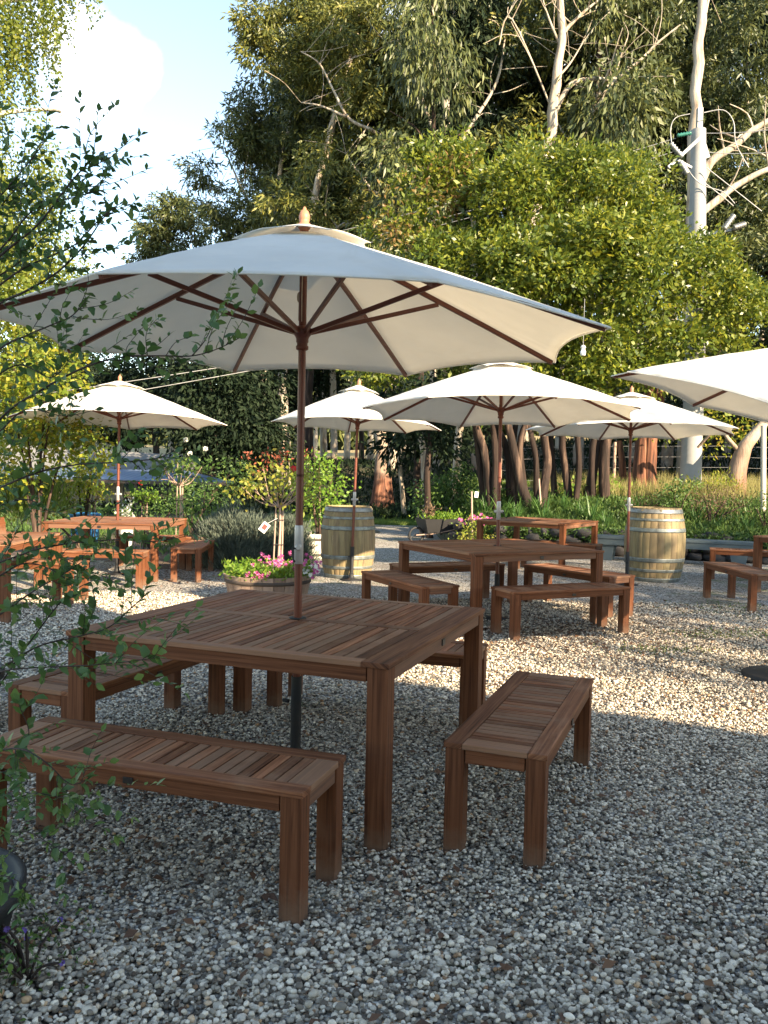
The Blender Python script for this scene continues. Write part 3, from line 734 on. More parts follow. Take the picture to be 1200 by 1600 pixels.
# ================================================================== BARRELS AND PLANTERS
def barrel(x, y, Rb, H, rz, lab):
    root = empty('wine_barrel', (x, y, 0), rz)
    def rad(t): return Rb*(.83+.17*(1-(2*t-1)**2))
    m = MB(); n = 26; K = 14
    for k in range(n):
        a0 = 2*pi*k/n+.0025; a1 = 2*pi*(k+1)/n-.0025
        vs = []; fs = []; uvs = []
        for i in range(K+1):
            t = i/K; r = rad(t)
            for (a, dr) in ((a0, -.0025), (a0+.012, 0), ((a0+a1)/2, .0005), (a1-.012, 0), (a1, -.0025)):
                vs.append((cos(a)*(r+dr), sin(a)*(r+dr), t*H))
        for i in range(K):
            for j in range(4):
                fs.append((i*5+j, i*5+j+1, i*5+5+j+1, i*5+5+j)); q = .1*k
                uvs.append([(i/K*H, q+j*.02), (i/K*H, q+j*.02+.02), ((i+1)/K*H, q+j*.02+.02), ((i+1)/K*H, q+j*.02)])
        m.add(vs, fs, uvs, True)
    m.build('staves', W_BARREL, root)
    for t0, t1 in ((.0, .055), (.135, .175), (.27, .325), (.675, .73), (.825, .86), (.925, .985)):
        h = MB(); pr = [(rad(t0)-.004, t0*H), (rad(t0)+.005, t0*H)]
        for i in range(5): t = t0+(t1-t0)*i/4; pr.append((rad(t)+.006, t*H))
        pr.append((rad(t1)-.004, t1*H)); h.lathe(pr, 48); h.build('hoop', M_HOOP if t1 < .9 else M_STEEL, root)
    m = MB(); m.lathe([(rad(1)-.002, H), (rad(1)-.022, H), (rad(1)-.026, H-.03)], 48); 
    for k in range(7):
        w = 2*rad(1)/7; xx = -rad(1)+w*(k+.5); l = 2*sqrt(max(.01, (rad(1)-.02)**2-xx*xx)); m.box((xx, 0, H-.035), (w-.004, l, .015), 1)
    m.build('barrel_head', W_BARREL, root)
    tag(root, lab, 'barrel', 'old oak wine barrels standing on the gravel'); return root
barrel(-.50, 12.02, .385, 1.00, .3, 'oak wine barrel left of the centre, behind the small umbrella pole')
barrel(3.97, 12.42, .43, 1.06, 1.1, 'wide oak wine barrel at the right in front of the plank seat')
def half_barrel(name, x, y, R, H, mat, lab, grp=None):
    root = empty(name, (x, y, gzf(x, y)+.03 if y > 13 else 0))
    m = MB(); n = 24
    for k in range(n):
        a0 = 2*pi*k/n+.008; a1 = 2*pi*(k+1)/n-.008; vs = []; fs = []; uvs = []
        for i in range(5):
            t = i/4; r = R*(.86+.14*t)
            for a in (a0, (a0+a1)/2, a1):
                vs.append((cos(a)*r, sin(a)*r, t*H)); 
            for a in (a1, (a0+a1)/2, a0): vs.append((cos(a)*(r-.025), sin(a)*(r-.025), t*H))
        for i in range(4):
            for j in range(6):
                j2 = (j+1) % 6; fs.append((i*6+j, i*6+j2, i*6+6+j2, i*6+6+j)); q = j*.02
                uvs.append([(i*H/4, q), (i*H/4, q+.02), ((i+1)*H/4, q+.02), ((i+1)*H/4, q)])
        fs.append((24, 25, 26, 27, 28, 29)); uvs.append([(0, 0), (0, .1), (0, .2), (.02, .2), (.02, .1), (.02, 0)])
        m.add(vs, fs, uvs, False)
    m.build('staves', mat, root)
    for t in (.16, .78):
        h = MB(); r = R*(.86+.14*t); h.lathe([(r-.004, t*H-.02), (r+.004, t*H-.02), (r+.0065, t*H+.02), (r-.004, t*H+.02)], 40); h.build('hoop', M_IRON, root)
    s = MB(); s.disc(R*.95, H-.05, 30); s.build('soil', M_SOIL, root)
    tag(root, lab, 'planter', grp); return root
half_barrel('half_barrel_planter', -1.30, 9.62, .50, .31, W_PLANT, 'low half barrel planter behind the nearest table, spilling pink petunias')
half_barrel('half_barrel_planter', -1.25, 14.6, .36, .42, W_PALE, 'pale weathered tub between the umbrella pole and the left barrel')

# black plastic pots at the left edge
def pot(x, y, R, H, lab):
    root = empty('plastic_pot', (x, y, 0))
    m = MB(); m.lathe([(R*.8, 0), (R*.97, H-.05), (R*1.04, H-.05), (R*1.05, H-.005), (R*1.02, H), (R*.97, H-.004), (R*.93, H-.06), (0, H-.06)], 40); m.build('pot_wall', M_BLACK, root)
    m = MB(); m.disc(R*.93, H-.05, 30); m.build('soil', M_SOIL, root)
    tag(root, lab, 'pot'); return root
pot(-1.33, 2.36, .30, .27, 'black plastic tub at the bottom left corner holding the leafy shrub')
pot(-2.36, 4.55, .29, .36, 'dark tub at the left edge beside the shaded bench')

# ------------------------------------------------------------------ plank seat, wall, wheelbarrow, stakes
ps = empty('plank_seat', (0, 0, 0))
A0, A1 = Vector((3.85, 15.45, 0)), Vector((6.35, 14.35, 0)); dv = (A1-A0).normalized(); nv_ = Vector((dv.y, -dv.x, 0))
ps.location = A0; ps.rotation_euler.z = math.atan2(dv.y, dv.x); LB = (A1-A0).length
m = MB()
for k in range(2): m.box((LB/2, -.115+.23*k, .415), (LB, .222, .045), 0)
m.build('seat_plank', W_BLUE, ps, .004)
m = MB(); m.box((LB/2, -.19, .335), (LB-.1, .04, .11), 0); m.build('front_board', W_BLUE, ps, .003)
for xx in (.22, LB-.30):
    m = MB(); vs = [(-.10, 0), (.10, 0), (.17, .39), (-.17, .39)]
    V_ = [(xx+a, -.165, b) for a, b in vs]+[(xx+a, .19, b) for a, b in vs]
    m.add(V_, [(0, 1, 2, 3), (7, 6, 5, 4), (0, 4, 5, 1), (1, 5, 6, 2), (2, 6, 7, 3), (3, 7, 4, 0)]); m.build('trestle', W_BLUE, ps)
tag(ps, 'long low blue grey plank seat behind the right hand barrel, against the stone wall', 'bench')

def rocks():
    TV, TF = ico(1); Ps = []; Ss = []
    for k in range(len(WALL)-1):
        p0 = Vector((*WALL[k], 0)); p1 = Vector((*WALL[k+1], 0)); L = (p1-p0).length
        if p0.x > 14: break
        n = int(L/.26)
        for i in range(n):
            q = p0.lerp(p1, (i+.5)/n)
            for row in range(3):
                Ps.append((q.x+random.uniform(-.08, .08), q.y-.02+random.uniform(-.05, .05)+row*.04, .06+row*.165+random.uniform(-.02, .03)))
                Ss.append((random.uniform(.10, .24), random.uniform(.13, .20), random.uniform(.07, .125)))
    n = len(Ps); R = yaw_rot(rng.uniform(-.5, .5, n)-.4)
    V, F = scatter_tmpl(TV, TF, np.array(Ps), R, np.array(Ss))
    V = np.array([v+np.array(tuple(mn.noise_vector(Vector(v)*7)))*.07 for v in V])
    o = link_mesh('stone_wall', np_mesh('stone_wall', V, F, False), M_ROCK)
    tag(o, 'low dry stone wall of dark rocks holding back the garden bed', 'wall')
rocks()

# wheelbarrow planter
wb = empty('wheelbarrow', (1.26, 18.3, 0), .35)
m = MB(); b0 = [(-.42, -.22), (.34, -.22), (.34, .22), (-.42, .22)]; t0 = [(-.52, -.30), (.46, -.30), (.46, .30), (-.52, .30)]
V_ = [(a, b, .22) for a, b in b0]+[(a, b, .52) for a, b in t0]
m.add(V_, [(3, 2, 1, 0), (0, 1, 5, 4), (1, 2, 6, 5), (2, 3, 7, 6), (3, 0, 4, 7)]); o_ = m.build('tray', M_BLACK, wb); sm_ = o_.modifiers.new('t', 'SOLIDIFY'); sm_.thickness = .012
m = MB(); m.tube([(-.62, 0, .18+.16*sin(a_*pi/8)) if False else (-.60+.16*cos(a_*pi/8), 0, .17+.16*sin(a_*pi/8)) for a_ in range(17)], .028, 8, False); m.tube([(-.60, -.05, .17), (-.60, .05, .17)], .02, 8); m.build('wheel', M_BLACK, wb)
for s_ in (-1, 1):
    m = MB(); m.tube([(-.62, s_*.05, .17), (-.3, s_*.2, .21), (.5, s_*.26, .36), (.95, s_*.28, .5)], .014, 8); m.build('handle', W_STAKE, wb)
    m = MB(); m.tube([(.1, s_*.22, .24), (.22, s_*.25, 0), (.42, s_*.25, .0), (.40, s_*.25, .33)], .011, 6); m.build('leg', M_STEEL, wb)
m = MB(); m.disc(.001, .46); V_ = [(a*.92, b*.92, .47) for a, b in t0]; m.add(V_, [(0, 1, 2, 3)]); m.build('soil', M_SOIL, wb)
tag(wb, 'old dark wheelbarrow planted with succulents left of the furthest table', 'wheelbarrow')

def stake(px, py0, py1, Y, r, lean, lab, mat=W_STAKE, zadd=0):
    b = at(px, py0, Y); z0 = gzf(b.x, b.y); t = at(px+lean, py1, Y)
    root = empty('wooden_stake', (b.x, b.y, z0))
    m = MB(); m.tube([(0, 0, -.05), (t.x-b.x, 0, t.z-z0)], r, 8); m.build('post', mat, root); tag(root, lab, 'stake'); return root, t
s1, tp = stake(739, 830, 768, 17.4, .018, -2, 'thin stake carrying a white tag, left of the furthest table')
m = MB(); m.box((-.06, -.03, tp.z-gzf(s1.location.x, s1.location.y)-.06), (.075, .004, .12), 2, Matrix.Rotation(.1, 4, 'Y')); m.build('tag', M_WHITE, s1)
stake(657, 830, 795, 21, .022, -4, 'pale leaning stake at the edge of the lawn')
stake(848, 792, 748, 17.9, .02, -6, 'thin leaning stake before the clustered trunks')
stake(113, 830, 762, 14.8, .022, 6, 'pale leaning stake in the golden hedge at the left', M_STEELPOLE if False else W_PALE)
stake(1193, 800, 665, 17.0, .055, 0, 'square pale fence post at the right edge', W_PALE)

# white pot
wp = empty('white_pot', (at(197, 812, 14.2).x, 14.2, 0))
m = MB(); m.lathe([(.10, 0), (.105, .02), (.10, .2), (.13, .60), (.15, .61), (.15, .655), (.12, .66), (.11, .62), (0, .62)], 24); m.build('urn', M_WHITE, wp)
tag(wp, 'small white urn of white flowers behind the left table', 'planter')
bt = empty('blue_tub', (at(133, 800, 15.5).x, 15.5, gzf(-5.4, 15.5)))
m = MB(); m.lathe([(.22, 0), (.27, .62), (.30, .63), (.30, .66), (.26, .66), (.22, .1), (0, .1)], 28); m.build('tub_wall', M_BLUE, bt)
m = MB(); m.lathe([(.285, .56), (.295, .565), (.295, .585), (.28, .59)], 28); m.build('rim_band', M_BLUE, bt)
tag(bt, 'small blue plastic tub half hidden in the golden hedge', 'tub')

# ================================================================== SHEDS
def shed_roofed():
    root = empty('garden_shed', (-11.2, 30, -1.10))
    # local: x along front
    m = MB()
    L = 10.2; x0 = -6.2
    n = 44
    V_ = []; F_ = []
    for i in range(n*2+1):
        x = x0+L*i/(n*2); dz = .02*(1 if i % 2 else 0)
        V_ += [(x, -2.0, 2.16+dz), (x, 1.4, 2.49+dz)]
    for i in range(n*2): F_.append((2*i, 2*i+2, 2*i+3, 2*i+1))
    m.add(V_, F_)
    # hip end on the right
    xr = x0+L
    m.add([(xr, -2.0, 2.16), (xr+2.2, -2.0+.2, 2.16), (xr, 1.4, 2.49)], [(0, 1, 2)])
    o = m.build('verandah_roof', M_ROOFBLUE, root); s = o.modifiers.new('t', 'SOLIDIFY'); s.thickness = .03
    m = MB(); m.box((x0+L/2+1, -2.02, 2.10), (L+2, .05, .10), 0); m.build('gutter', M_IRON, root)
    m = MB(); m.box((x0+L/2-1.2, 1.45, 1.2), (L-2.5, .12, 2.4), 0); m.build('wall', M_WALLWHITE, root)
    for xx in (-4.6, -1.9, .4, 3.0, 5.2):
        m = MB(); m.box((xx, -1.9, 1.05), (.10, .10, 2.1), 2); m.build('post', M_IRON, root)
    m = MB(); m.box((-.6, -1.88, .85), (7.5, .04, .05), 0); m.box((-.6, -1.88, .5), (7.5, .04, .05), 0); m.build('rail', M_IRON, root)
    tag(root, 'low open shed with a blue metal verandah roof beyond the garden at the left', 'shed')
    r2 = empty('farm_building', (-12.3, 40, -2.4))
    m = MB()
    V_ = [(-6, -3, 0), (3.4, -3, 0), (3.4, 4, 0), (-6, 4, 0), (-6, -3, 3.1), (3.4, -3, 3.1), (3.4, 4, 3.1), (-6, 4, 3.1)]
    m.add(V_, [(0, 1, 5, 4), (1, 2, 6, 5), (2, 3, 7, 6), (3, 0, 4, 7)]); m.build('wall', M_WALLGREY, r2)
    m = MB(); V_ = [(-6.3, -3.3, 3.05), (3.7, -3.3, 3.05), (3.0, .5, 4.5), (-6.3, .5, 4.9), (3.7, 4.3, 3.05), (-6.3, 4.3, 3.05)]
    m.add(V_, [(0, 1, 2, 3), (3, 2, 4, 5), (1, 4, 2)]); o = m.build('roof', M_WALLGREY, r2)
    m = MB(); m.box((-2.4, -3.03, 1.9), (1.0, .06, 1.0), 0); m.box((.9, -3.03, 1.9), (1.0, .06, 1.0), 0); m.build('window', M_IRON, r2)
    tag(r2, 'grey barn like building behind the blue roofed shed', 'building')
shed_roofed()

# unseen building set behind the camera so its eave throws shade over the foreground
cf = empty('shade_building', (0, 0, 0))
H_ = 5.0; off = SUN_AZ*((H_)/math.tan(SUN_EL))
L0 = Vector((-2.6, 7.6, 0))+off; ld = Vector((.889, -.458, 0)); nb = Vector((-.458, -.889, 0))
s0 = (1.4-L0.x)/ld.x; P0 = L0+ld*s0; P1 = L0+ld*22
m = MB()
for (a, b, zz) in ((P0, P1, H_-.25),):
    q = [a, b, b+nb*9, a+nb*9]
    V_ = [(p.x, p.y, zz-.12) for p in q]+[(p.x, p.y, zz) for p in q]
    m.add(V_, [(3, 2, 1, 0), (4, 5, 6, 7), (0, 1, 5, 4), (1, 2, 6, 5), (2, 3, 7, 6), (3, 0, 4, 7)])
m.build('roof', M_WALLGREY, cf)
m = MB(); q = [P0+ld*.7+nb*.8, P1-ld*.5+nb*.8, P1-ld*.5+nb*8.4, P0+ld*.7+nb*8.4]
V_ = [(p.x, p.y, 0) for p in q]+[(p.x, p.y, H_-.12) for p in q]
m.add(V_, [(0, 1, 5, 4), (1, 2, 6, 5), (2, 3, 7, 6), (3, 0, 4, 7)]); m.build('wall', M_CREAM, cf)
tag(cf, 'unseen cream rendered building set behind the camera so its roof shades the foreground', 'building')

# ================================================================== POWER POLE
ppx = at(1079, 745, 20).x
pp = empty('power_pole', (ppx, 20, gzf(ppx, 20)))
zb = gzf(ppx, 20); ztop = at(1093, 203, 20).z-zb
m = MB(); m.tube([(0, 0, -.2), (0, 0, ztop*.5), (-.12, 0, ztop)], [.25, .21, .165], 24); m.build('pole', M_STEELPOLE, pp)
def pl(px, py, Y=20): v = at(px, py, Y); return Vector((v.x-ppx, v.y-20, v.z-zb))
m = MB(); m.beam(pl(1091, 205), pl(1104, 248), .10, .14); m.box(tuple(pl(1093, 185)), (.12, .12, .45), 2); m.build('bracket', M_STEEL, pp)
m = MB(); m.beam(pl(1044, 262, 19.7), pl(1100, 210, 19.7), .07, .07); m.build('crossarm', M_STEEL, pp)
m = MB(); m.beam(pl(1074, 372, 19.8), pl(1158, 356, 19.7), .06, .06); m.build('lower_arm', M_STEEL, pp)
m = MB(); m.beam(pl(1080, 262, 19.8), pl(1058, 250, 19.65), .05, .05); m.build('fuse_arm', M_STEEL, pp)
for (a, b) in (((1047, 224), (1066, 246)), ((1062, 252), (1074, 272)), ((1131, 358), (1147, 336)), ((1146, 356), (1165, 350))):
    m = MB(); p0, p1 = pl(*a, 19.6), pl(*b, 19.6); n_ = 7
    m.tube([p0.lerp(p1, i/12) for i in range(13)], [.075 if i % 2 else .045 for i in range(13)], 12)
    m.build('fuse_cylinder', M_STEEL, pp)
m = MB(); p0, p1 = pl(1058, 212, 19.9), pl(1080, 208, 19.9); m.tube([p0.lerp(p1, i/10) for i in range(11)], [.055 if i % 2 else .03 for i in range(11)], 10); m.build('insulator', M_INSUL, pp)
m = MB()
for pts in ([(1049, 222), (1048, 200), (1056, 184), (1078, 178)], [(1100, 176), (1130, 172), (1146, 190), (1150, 225), (1170, 262)], [(1070, 255), (1082, 275), (1100, 290), (1130, 300), (1148, 318)], [(1100, 285), (1130, 308), (1146, 322)], [(1104, 262), (1190, 330)]):
    m.tube(spline([pl(*q, 19.7) for q in pts], 5), .011, 6)
m.build('jumper_cable', M_WIRE, pp)
tag(pp, 'round pale power pole with fuses and brackets rising out of the big bushy tree', 'power pole')
def wire(p0, p1, sag, lab, r=.009):
    m = MB(); pts = []
    for i in range(25):
        t = i/24; q = p0.lerp(p1, t); q.z -= sag*4*t*(1-t); pts.append(q)
    m.tube(pts, r, 5); o = m.build('power_line', M_WIRE); tag(o, lab, 'wire')
wire(at(1056, 216, 20), at(-60, 486, 24), .3, 'upper overhead wire running from the power pole left past the umbrella top')
wire(at(1050, 238, 20), at(-60, 508, 24), .3, 'middle overhead wire from the power pole crossing behind the umbrella finial')
wire(at(1048, 250, 20), at(200, 455, 24), .25, 'lowest overhead wire just right of the nearest umbrella top')
wire(at(1095, 208, 20), at(1300, 185, 19), .1, 'upper overhead wire running right from the power pole')
wire(at(1100, 238, 20), at(1300, 225, 19), .1, 'lower overhead wire running right from the power pole')
wire(at(-40, 630, 19), at(760, 500, 23), .1, 'thin wire crossing just above the far left umbrella')
wire(at(-40, 652, 19), at(760, 505, 23), .1, 'second thin wire just below the first, above the far left umbrella')

# hanging ornament
p = at(911, 548, 15.0)
hg = empty('hanging_feeder', tuple(p)); m = MB(); m.lathe([(0, -.09), (.045, -.08), (.05, -.01), (.035, 0), (.035, .05), (.05, .055), (.03, .09), (0, .1)], 14); m.build('body', M_WHITE, hg)
m = MB(); m.tube([(0, 0, .1), (.0, 0.0, .9)], .004, 5); m.build('hanger', M_WIRE, hg); tag(hg, 'tiny white hanging feeder in front of the big bushy tree', 'ornament')
# wire fence on the right behind the bed
wf = empty('wire_fence', (0, 0, 0)); 
for k in range(4):
    m = MB(); m.tube([(x_, 22.0+.05*x_, gzf(x_, 22)+.35+.28*k) for x_ in (3, 6, 9, 12, 15)], .003, 4); m.build('fence_wire', M_WIRE, wf)
for x_ in (3, 6, 12, 15):
    m = MB(); m.tube([(x_, 22.0+.05*x_, gzf(x_, 22)-.1), (x_, 22.0+.05*x_, gzf(x_, 22)+1.3)], .04, 8); m.build('fence_post', W_STAKE, wf)
tag(wf, 'slack wire fence between posts behind the garden bed at the right', 'fence')

# ================================================================== VEGETATION
def unit(a): return a/np.maximum(np.linalg.norm(a, axis=-1, keepdims=True), 1e-9)
def leaf_quads(P, D, L, W, bend=0.0):
    n = len(P); D = unit(D); R = unit(rng.normal(size=(n, 3))); S = unit(np.cross(D, R)); Nn = np.cross(S, D)
    L = np.broadcast_to(L, (n,))[:, None]; W = np.broadcast_to(W, (n,))[:, None]
    b = P; t = P+D*L+Nn*L*bend; m = P+D*L*.42+Nn*L*(.10+bend*.2)
    V = np.stack([b, m+S*W*.5, t, m-S*W*.5], 1).reshape(-1, 3)
    F = np.arange(n*4).reshape(n, 4); return V, F
def bloom_mesh(name, size, mat, n=7):
    V, F = leaf_quads(np.zeros((n, 3)), np.stack([np.cos(np.arange(n)*6.283/n), np.sin(np.arange(n)*6.283/n), np.full(n, .35)], -1), size, size*.95); me = np_mesh(name, V, F); me.materials.append(mat); return me
def blooms(root, name, pts, size, mat):
    me = bloom_mesh(name, size, mat)
    for p in pts:
        o = bpy.data.objects.new(name, me); COL.objects.link(o); o.parent = root; o.location = tuple(p)
        o.rotation_euler = Vector((rng.normal(0, .5)+.1, -1+rng.normal(0, .4), .6+rng.normal(0, .4))).to_track_quat('Z', 'Y').to_euler()
def sphere_dirs(n): return unit(rng.normal(size=(n, 3)))
def crown_pts(lobes, cl_per_m2, per, cr, droop, outw=.6, lo=.55, hi=1.05, hole=None, hs=.6, under=.35):
    P = []; D = []
    for (c, r) in lobes:
        r = np.array(r if hasattr(r, '__len__') else (r, r, r*.9))
        area = 4*pi*((r[0]*r[1])**1.6/3+(r[0]*r[2])**1.6/3+(r[1]*r[2])**1.6/3)**(1/1.6)
        n = max(6, int(area*cl_per_m2)); d = sphere_dirs(n)
        keep = (d[:, 2] > -under) | (rng.random(n) < .35); d = d[keep]; n = len(d)
        rr = lo+(hi-lo)*rng.random(n)**.6
        C = np.array(c)+d*r*rr[:, None]
        if hole is not None:
            k = np.array([mn.noise(Vector(q)*hs) > hole for q in C])
            if k.sum() > 3: C = C[k]; d = d[k]
            n = len(d)
            if n == 0: continue
        off = rng.normal(size=(n, per, 3))*cr*np.array([1, 1, .75])
        P.append((C[:, None]+off).reshape(-1, 3))
        dd = outw*unit(off+1e-6)+.4*d[:, None]+rng.normal(0, .45, (n, per, 3)); dd[..., 2] -= droop
        D.append(dd.reshape(-1, 3))
    return np.concatenate(P), np.concatenate(D)
def sub(lobes, per_m2, r0, r1, under=.5, seed=1):
    q = np.random.default_rng(seed); out = []
    for c, r in lobes:
        n = max(4, int(4*pi*r[0]*r[1]*per_m2)); d = unit(q.normal(size=(n, 3))); d = d[(d[:, 2] > -under) | (q.random(n) < .3)]
        for k in d:
            s = q.uniform(r0, r1); cc = np.array(c)+k*np.array(r)*q.uniform(.72, .98); out.append((tuple(cc), (s*q.uniform(.9, 1.3), s*q.uniform(.9, 1.3), s*q.uniform(.55, .8))))
    return out
def make_crown(name, par, mat, lobes, leafL, leafW, **k):
    P, D = crown_pts(lobes, **k); n = len(P)
    V, F = leaf_quads(P, D, leafL*rng.uniform(.7, 1.25, n), leafW*rng.uniform(.75, 1.2, n))
    if par is not None:
        V = V-np.array(par.location)
    return link_mesh(name, np_mesh(name, V, F), mat, par)
def limb(m, pts, r0, r1, n=9, wob=.06, k=5):
    q = spline(pts, k); N_ = len(q)
    q = [p+Vector(mn.noise_vector(p*1.1))*wob for p in q]
    m.tube(q, [max(.004, r0+(r1-r0)*(i/(N_-1))) * (1+.12*mn.noise(p*3)) for i, p in enumerate(q)], n)
def tree(name, base, label, cat, limbs, bark, crown=None, group=None, flare=0):
    root = empty(name, base); b = Vector(base)
    m = MB()
    tw = random.Random(int(abs(base[0])*100))
    for li, (pts, r0, r1) in enumerate(limbs):
        P_ = [Vector(p)-b for p in pts]; limb(m, P_, r0, r1, wob=min(.12, r0*.5))
        if li and Vector(base).y > 22:
            q = spline(P_, 4)
            for _ in range(7):
                k = tw.randint(len(q)//3, len(q)-1); d = Vector((tw.uniform(-1, 1), tw.uniform(-.6, .6), tw.uniform(-.1, 1))).normalized(); L = tw.uniform(.8, 2.2)
                limb(m, [q[k], q[k]+d*L*.5+Vector((0, 0, .1)), q[k]+d*L+Vector((tw.uniform(-.3, .3), 0, tw.uniform(-.2, .4)))], r1*.55, .012, 5, .04, 3)
    if flare: m.lathe([(flare*1.7, -.2), (flare*1.25, .25), (flare*1.02, .8), (flare*.9, 1.3)], 14)
    m.build('trunk', bark, root)
    if crown:
        for c in (crown if isinstance(crown, list) else [crown]): make_crown('crown', root, **c)
    tag(root, label, cat, group); return root
def LB_(px, py, rp, Y, jit=0, squash=.85):
    c = at(px, py, Y+jit); r = rp*Y/F_PX; return (tuple(c), (r, r*1.0, r*squash))
def gbase(px, py, Y):
    p = at(px, py, Y); return (p.x, p.y, gzf(p.x, p.y))

# ---- the big bushy laurel-like tree
LAU = [(690, 290, 62, 0), (640, 350, 52, 0), (775, 300, 75, -.3), (860, 275, 66, 0), (945, 300, 76, 0), (1025, 358, 70, 0), (1085, 430, 62, .3), (1125, 500, 52, .4),
       (885, 400, 112, -.9), (790, 420, 95, -.7), (985, 440, 100, -.8), (700, 400, 80, -.2), (660, 440, 62, 0), (1060, 520, 68, 0), (930, 520, 84, -.5), (820, 540, 74, -.3), (720, 520, 66, 0), (640, 520, 46, .4), (1010, 570, 55, 0), (900, 590, 60, 0), (770, 600, 50, .2), (1070, 390, 40, .8), (985, 268, 38, .5), (700, 250, 30, .5), (830, 250, 30, .4), (1150, 440, 28, .6), (1160, 560, 30, .6), (600, 560, 32, .6)]
lau = [LB_(a, b+8, r*.93, 18.2, j) for a, b, r, j in LAU]
lb = at(840, 790, 18.6); lbz = gzf(lb.x, 18.6)
def L3(px, py, Y=18.4): return at(px, py, Y)
g0 = lambda px, Y: (at(px, 790, Y).x, Y, gzf(at(px, 790, Y).x, Y)-.1)
tree('bushy_tree', (lb.x, 18.6, lbz), 'big dense bushy yellow green tree filling the middle right above the umbrellas', 'tree',
     [([g0(834, 18.3), L3(806, 720), L3(792, 660), L3(760, 560)], .12, .06), ([g0(828, 18.5), L3(812, 700), L3(826, 640), L3(830, 520)], .09, .05),
      ([g0(842, 18.2), L3(856, 730), L3(850, 650), L3(880, 520)], .11, .07), ([g0(838, 18.4), L3(838, 720), L3(818, 640), L3(800, 560)], .07, .05), ([g0(800, 18.9), L3(790, 700, 18.9), L3(740, 600, 18.9)], .12, .05), ([g0(812, 18.7), L3(800, 730, 18.7), L3(806, 650, 18.7), L3(800, 600, 18.7)], .08, .05),
      ([g0(890, 19.0), L3(880, 700, 19), L3(886, 600, 19)], .10, .06), ([g0(897, 18.8), L3(905, 710, 18.8), L3(896, 620, 18.8)], .08, .05), ([g0(915, 19.1), L3(938, 690, 19.1), L3(960, 600, 19.1)], .13, .07), ([g0(925, 19.0), L3(928, 700, 19), L3(950, 610, 19)], .09, .06),
      ([g0(770, 18.7), L3(755, 700, 18.7), L3(700, 560, 18.6)], .12, .05), ([g0(776, 18.6), L3(774, 700, 18.6), L3(768, 600, 18.6)], .10, .06), ([g0(762, 18.9), L3(745, 690, 18.9), L3(738, 610, 18.9)], .08, .05), ([g0(945, 18.9), L3(948, 700, 18.9), L3(980, 620, 18.9), L3(1010, 560, 18.9)], .13, .06), ([g0(868, 19.3), L3(862, 690, 19.3), L3(866, 600, 19.3)], .08, .05)],
     B_DARK, [dict(mat=L_LAUREL, lobes=sub(lau, .62, .30, .62), leafL=.12, leafW=.058, cl_per_m2=10, per=20, cr=.085, droop=.1, outw=.5, lo=.80, hi=1.06, under=.7),
              dict(mat=L_LAUREL, lobes=[(c, (r[0]*.66, r[1]*.66, r[2]*.66)) for c, r in lau], leafL=.15, leafW=.08, cl_per_m2=5, per=40, cr=.2, droop=.2, lo=.5, hi=1.05, under=1),
              dict(mat=L_DRY, lobes=[LB_(655, 330, 58, 18.0, -.1), LB_(640, 400, 45, 18.0, -.1), LB_(700, 280, 34, 17.9, 0)], leafL=.12, leafW=.05, cl_per_m2=4, per=22, cr=.18, droop=.1, lo=.9, hi=1.15, hole=-.1, hs=1.1, under=.8)])

dsk = [LB_(655, 640, 30, 19.5), LB_(680, 665, 30, 19.5), LB_(640, 680, 20, 19.6), LB_(700, 620, 30, 19.4), LB_(735, 615, 30, 19.4), LB_(690, 700, 20, 19.6), LB_(890, 620, 24, 19.6), LB_(960, 640, 18, 19.6)]
tree('understorey_tree', g0(672, 19.6), 'dark hanging branches of a smaller tree under the left side of the big bushy tree', 'tree', [([g0(672, 19.6), at(668, 720, 19.6), at(680, 640, 19.6)], .09, .05)], B_DARK, dict(mat=L_DARK, lobes=dsk[:6], leafL=.14, leafW=.07, cl_per_m2=5, per=50, cr=.2, droop=.5, hole=-.2, hs=1))
# ---- tall gums
GUM = dict(leafL=.30, leafW=.075, per=26, cr=.16, droop=.5, outw=.5, lo=.62, hi=1.08, hs=.62, under=.9)
def gum(label, base, limbs, lobes, mat=L_GUM, cl=1.5, hole=-.12, bark=B_PALE, flare=0, **kw):
    d = dict(GUM); d.update(kw); cl *= 1.25; hole += .02; lobes = sub(lobes, .30, .55, 1.05, .9, int(abs(base[0])*10)+1); limbs = [(p_, r0*.78, r1*.7) for p_, r0, r1 in limbs]
    return tree('gum_tree', base, label, 'tree', limbs, bark, dict(mat=mat, lobes=lobes, cl_per_m2=cl, hole=hole, **d), 'tall gum trees beyond the garden', flare)
Y = 40
gum('tall dark gum tree whose rounded crown meets the open sky at the left', gbase(405, 760, Y),
    [([gbase(405, 760, Y), at(410, 560, Y), at(425, 380, Y), at(440, 250, Y), at(455, 180, Y)], .30, .08),
     ([at(425, 390, Y), at(380, 300, Y), at(350, 230, Y)], .12, .03), ([at(430, 330, Y), at(480, 260, Y), at(520, 220, Y)], .10, .03), ([at(418, 440, Y), at(360, 370, Y), at(330, 320, Y)], .10, .03)],
    [LB_(372, 210, 50, Y), LB_(338, 268, 36, Y), LB_(410, 165, 42, Y), LB_(420, 270, 56, Y, 1), LB_(345, 330, 40, Y), LB_(470, 320, 58, Y), LB_(395, 340, 50, Y, -1), LB_(460, 220, 50, Y), LB_(530, 300, 56, Y), LB_(440, 400, 55, Y, 1), LB_(520, 390, 60, Y, 1), LB_(360, 390, 36, Y)],
    mat=L_GUMD, cl=1.9, hole=-.10)
Y = 36
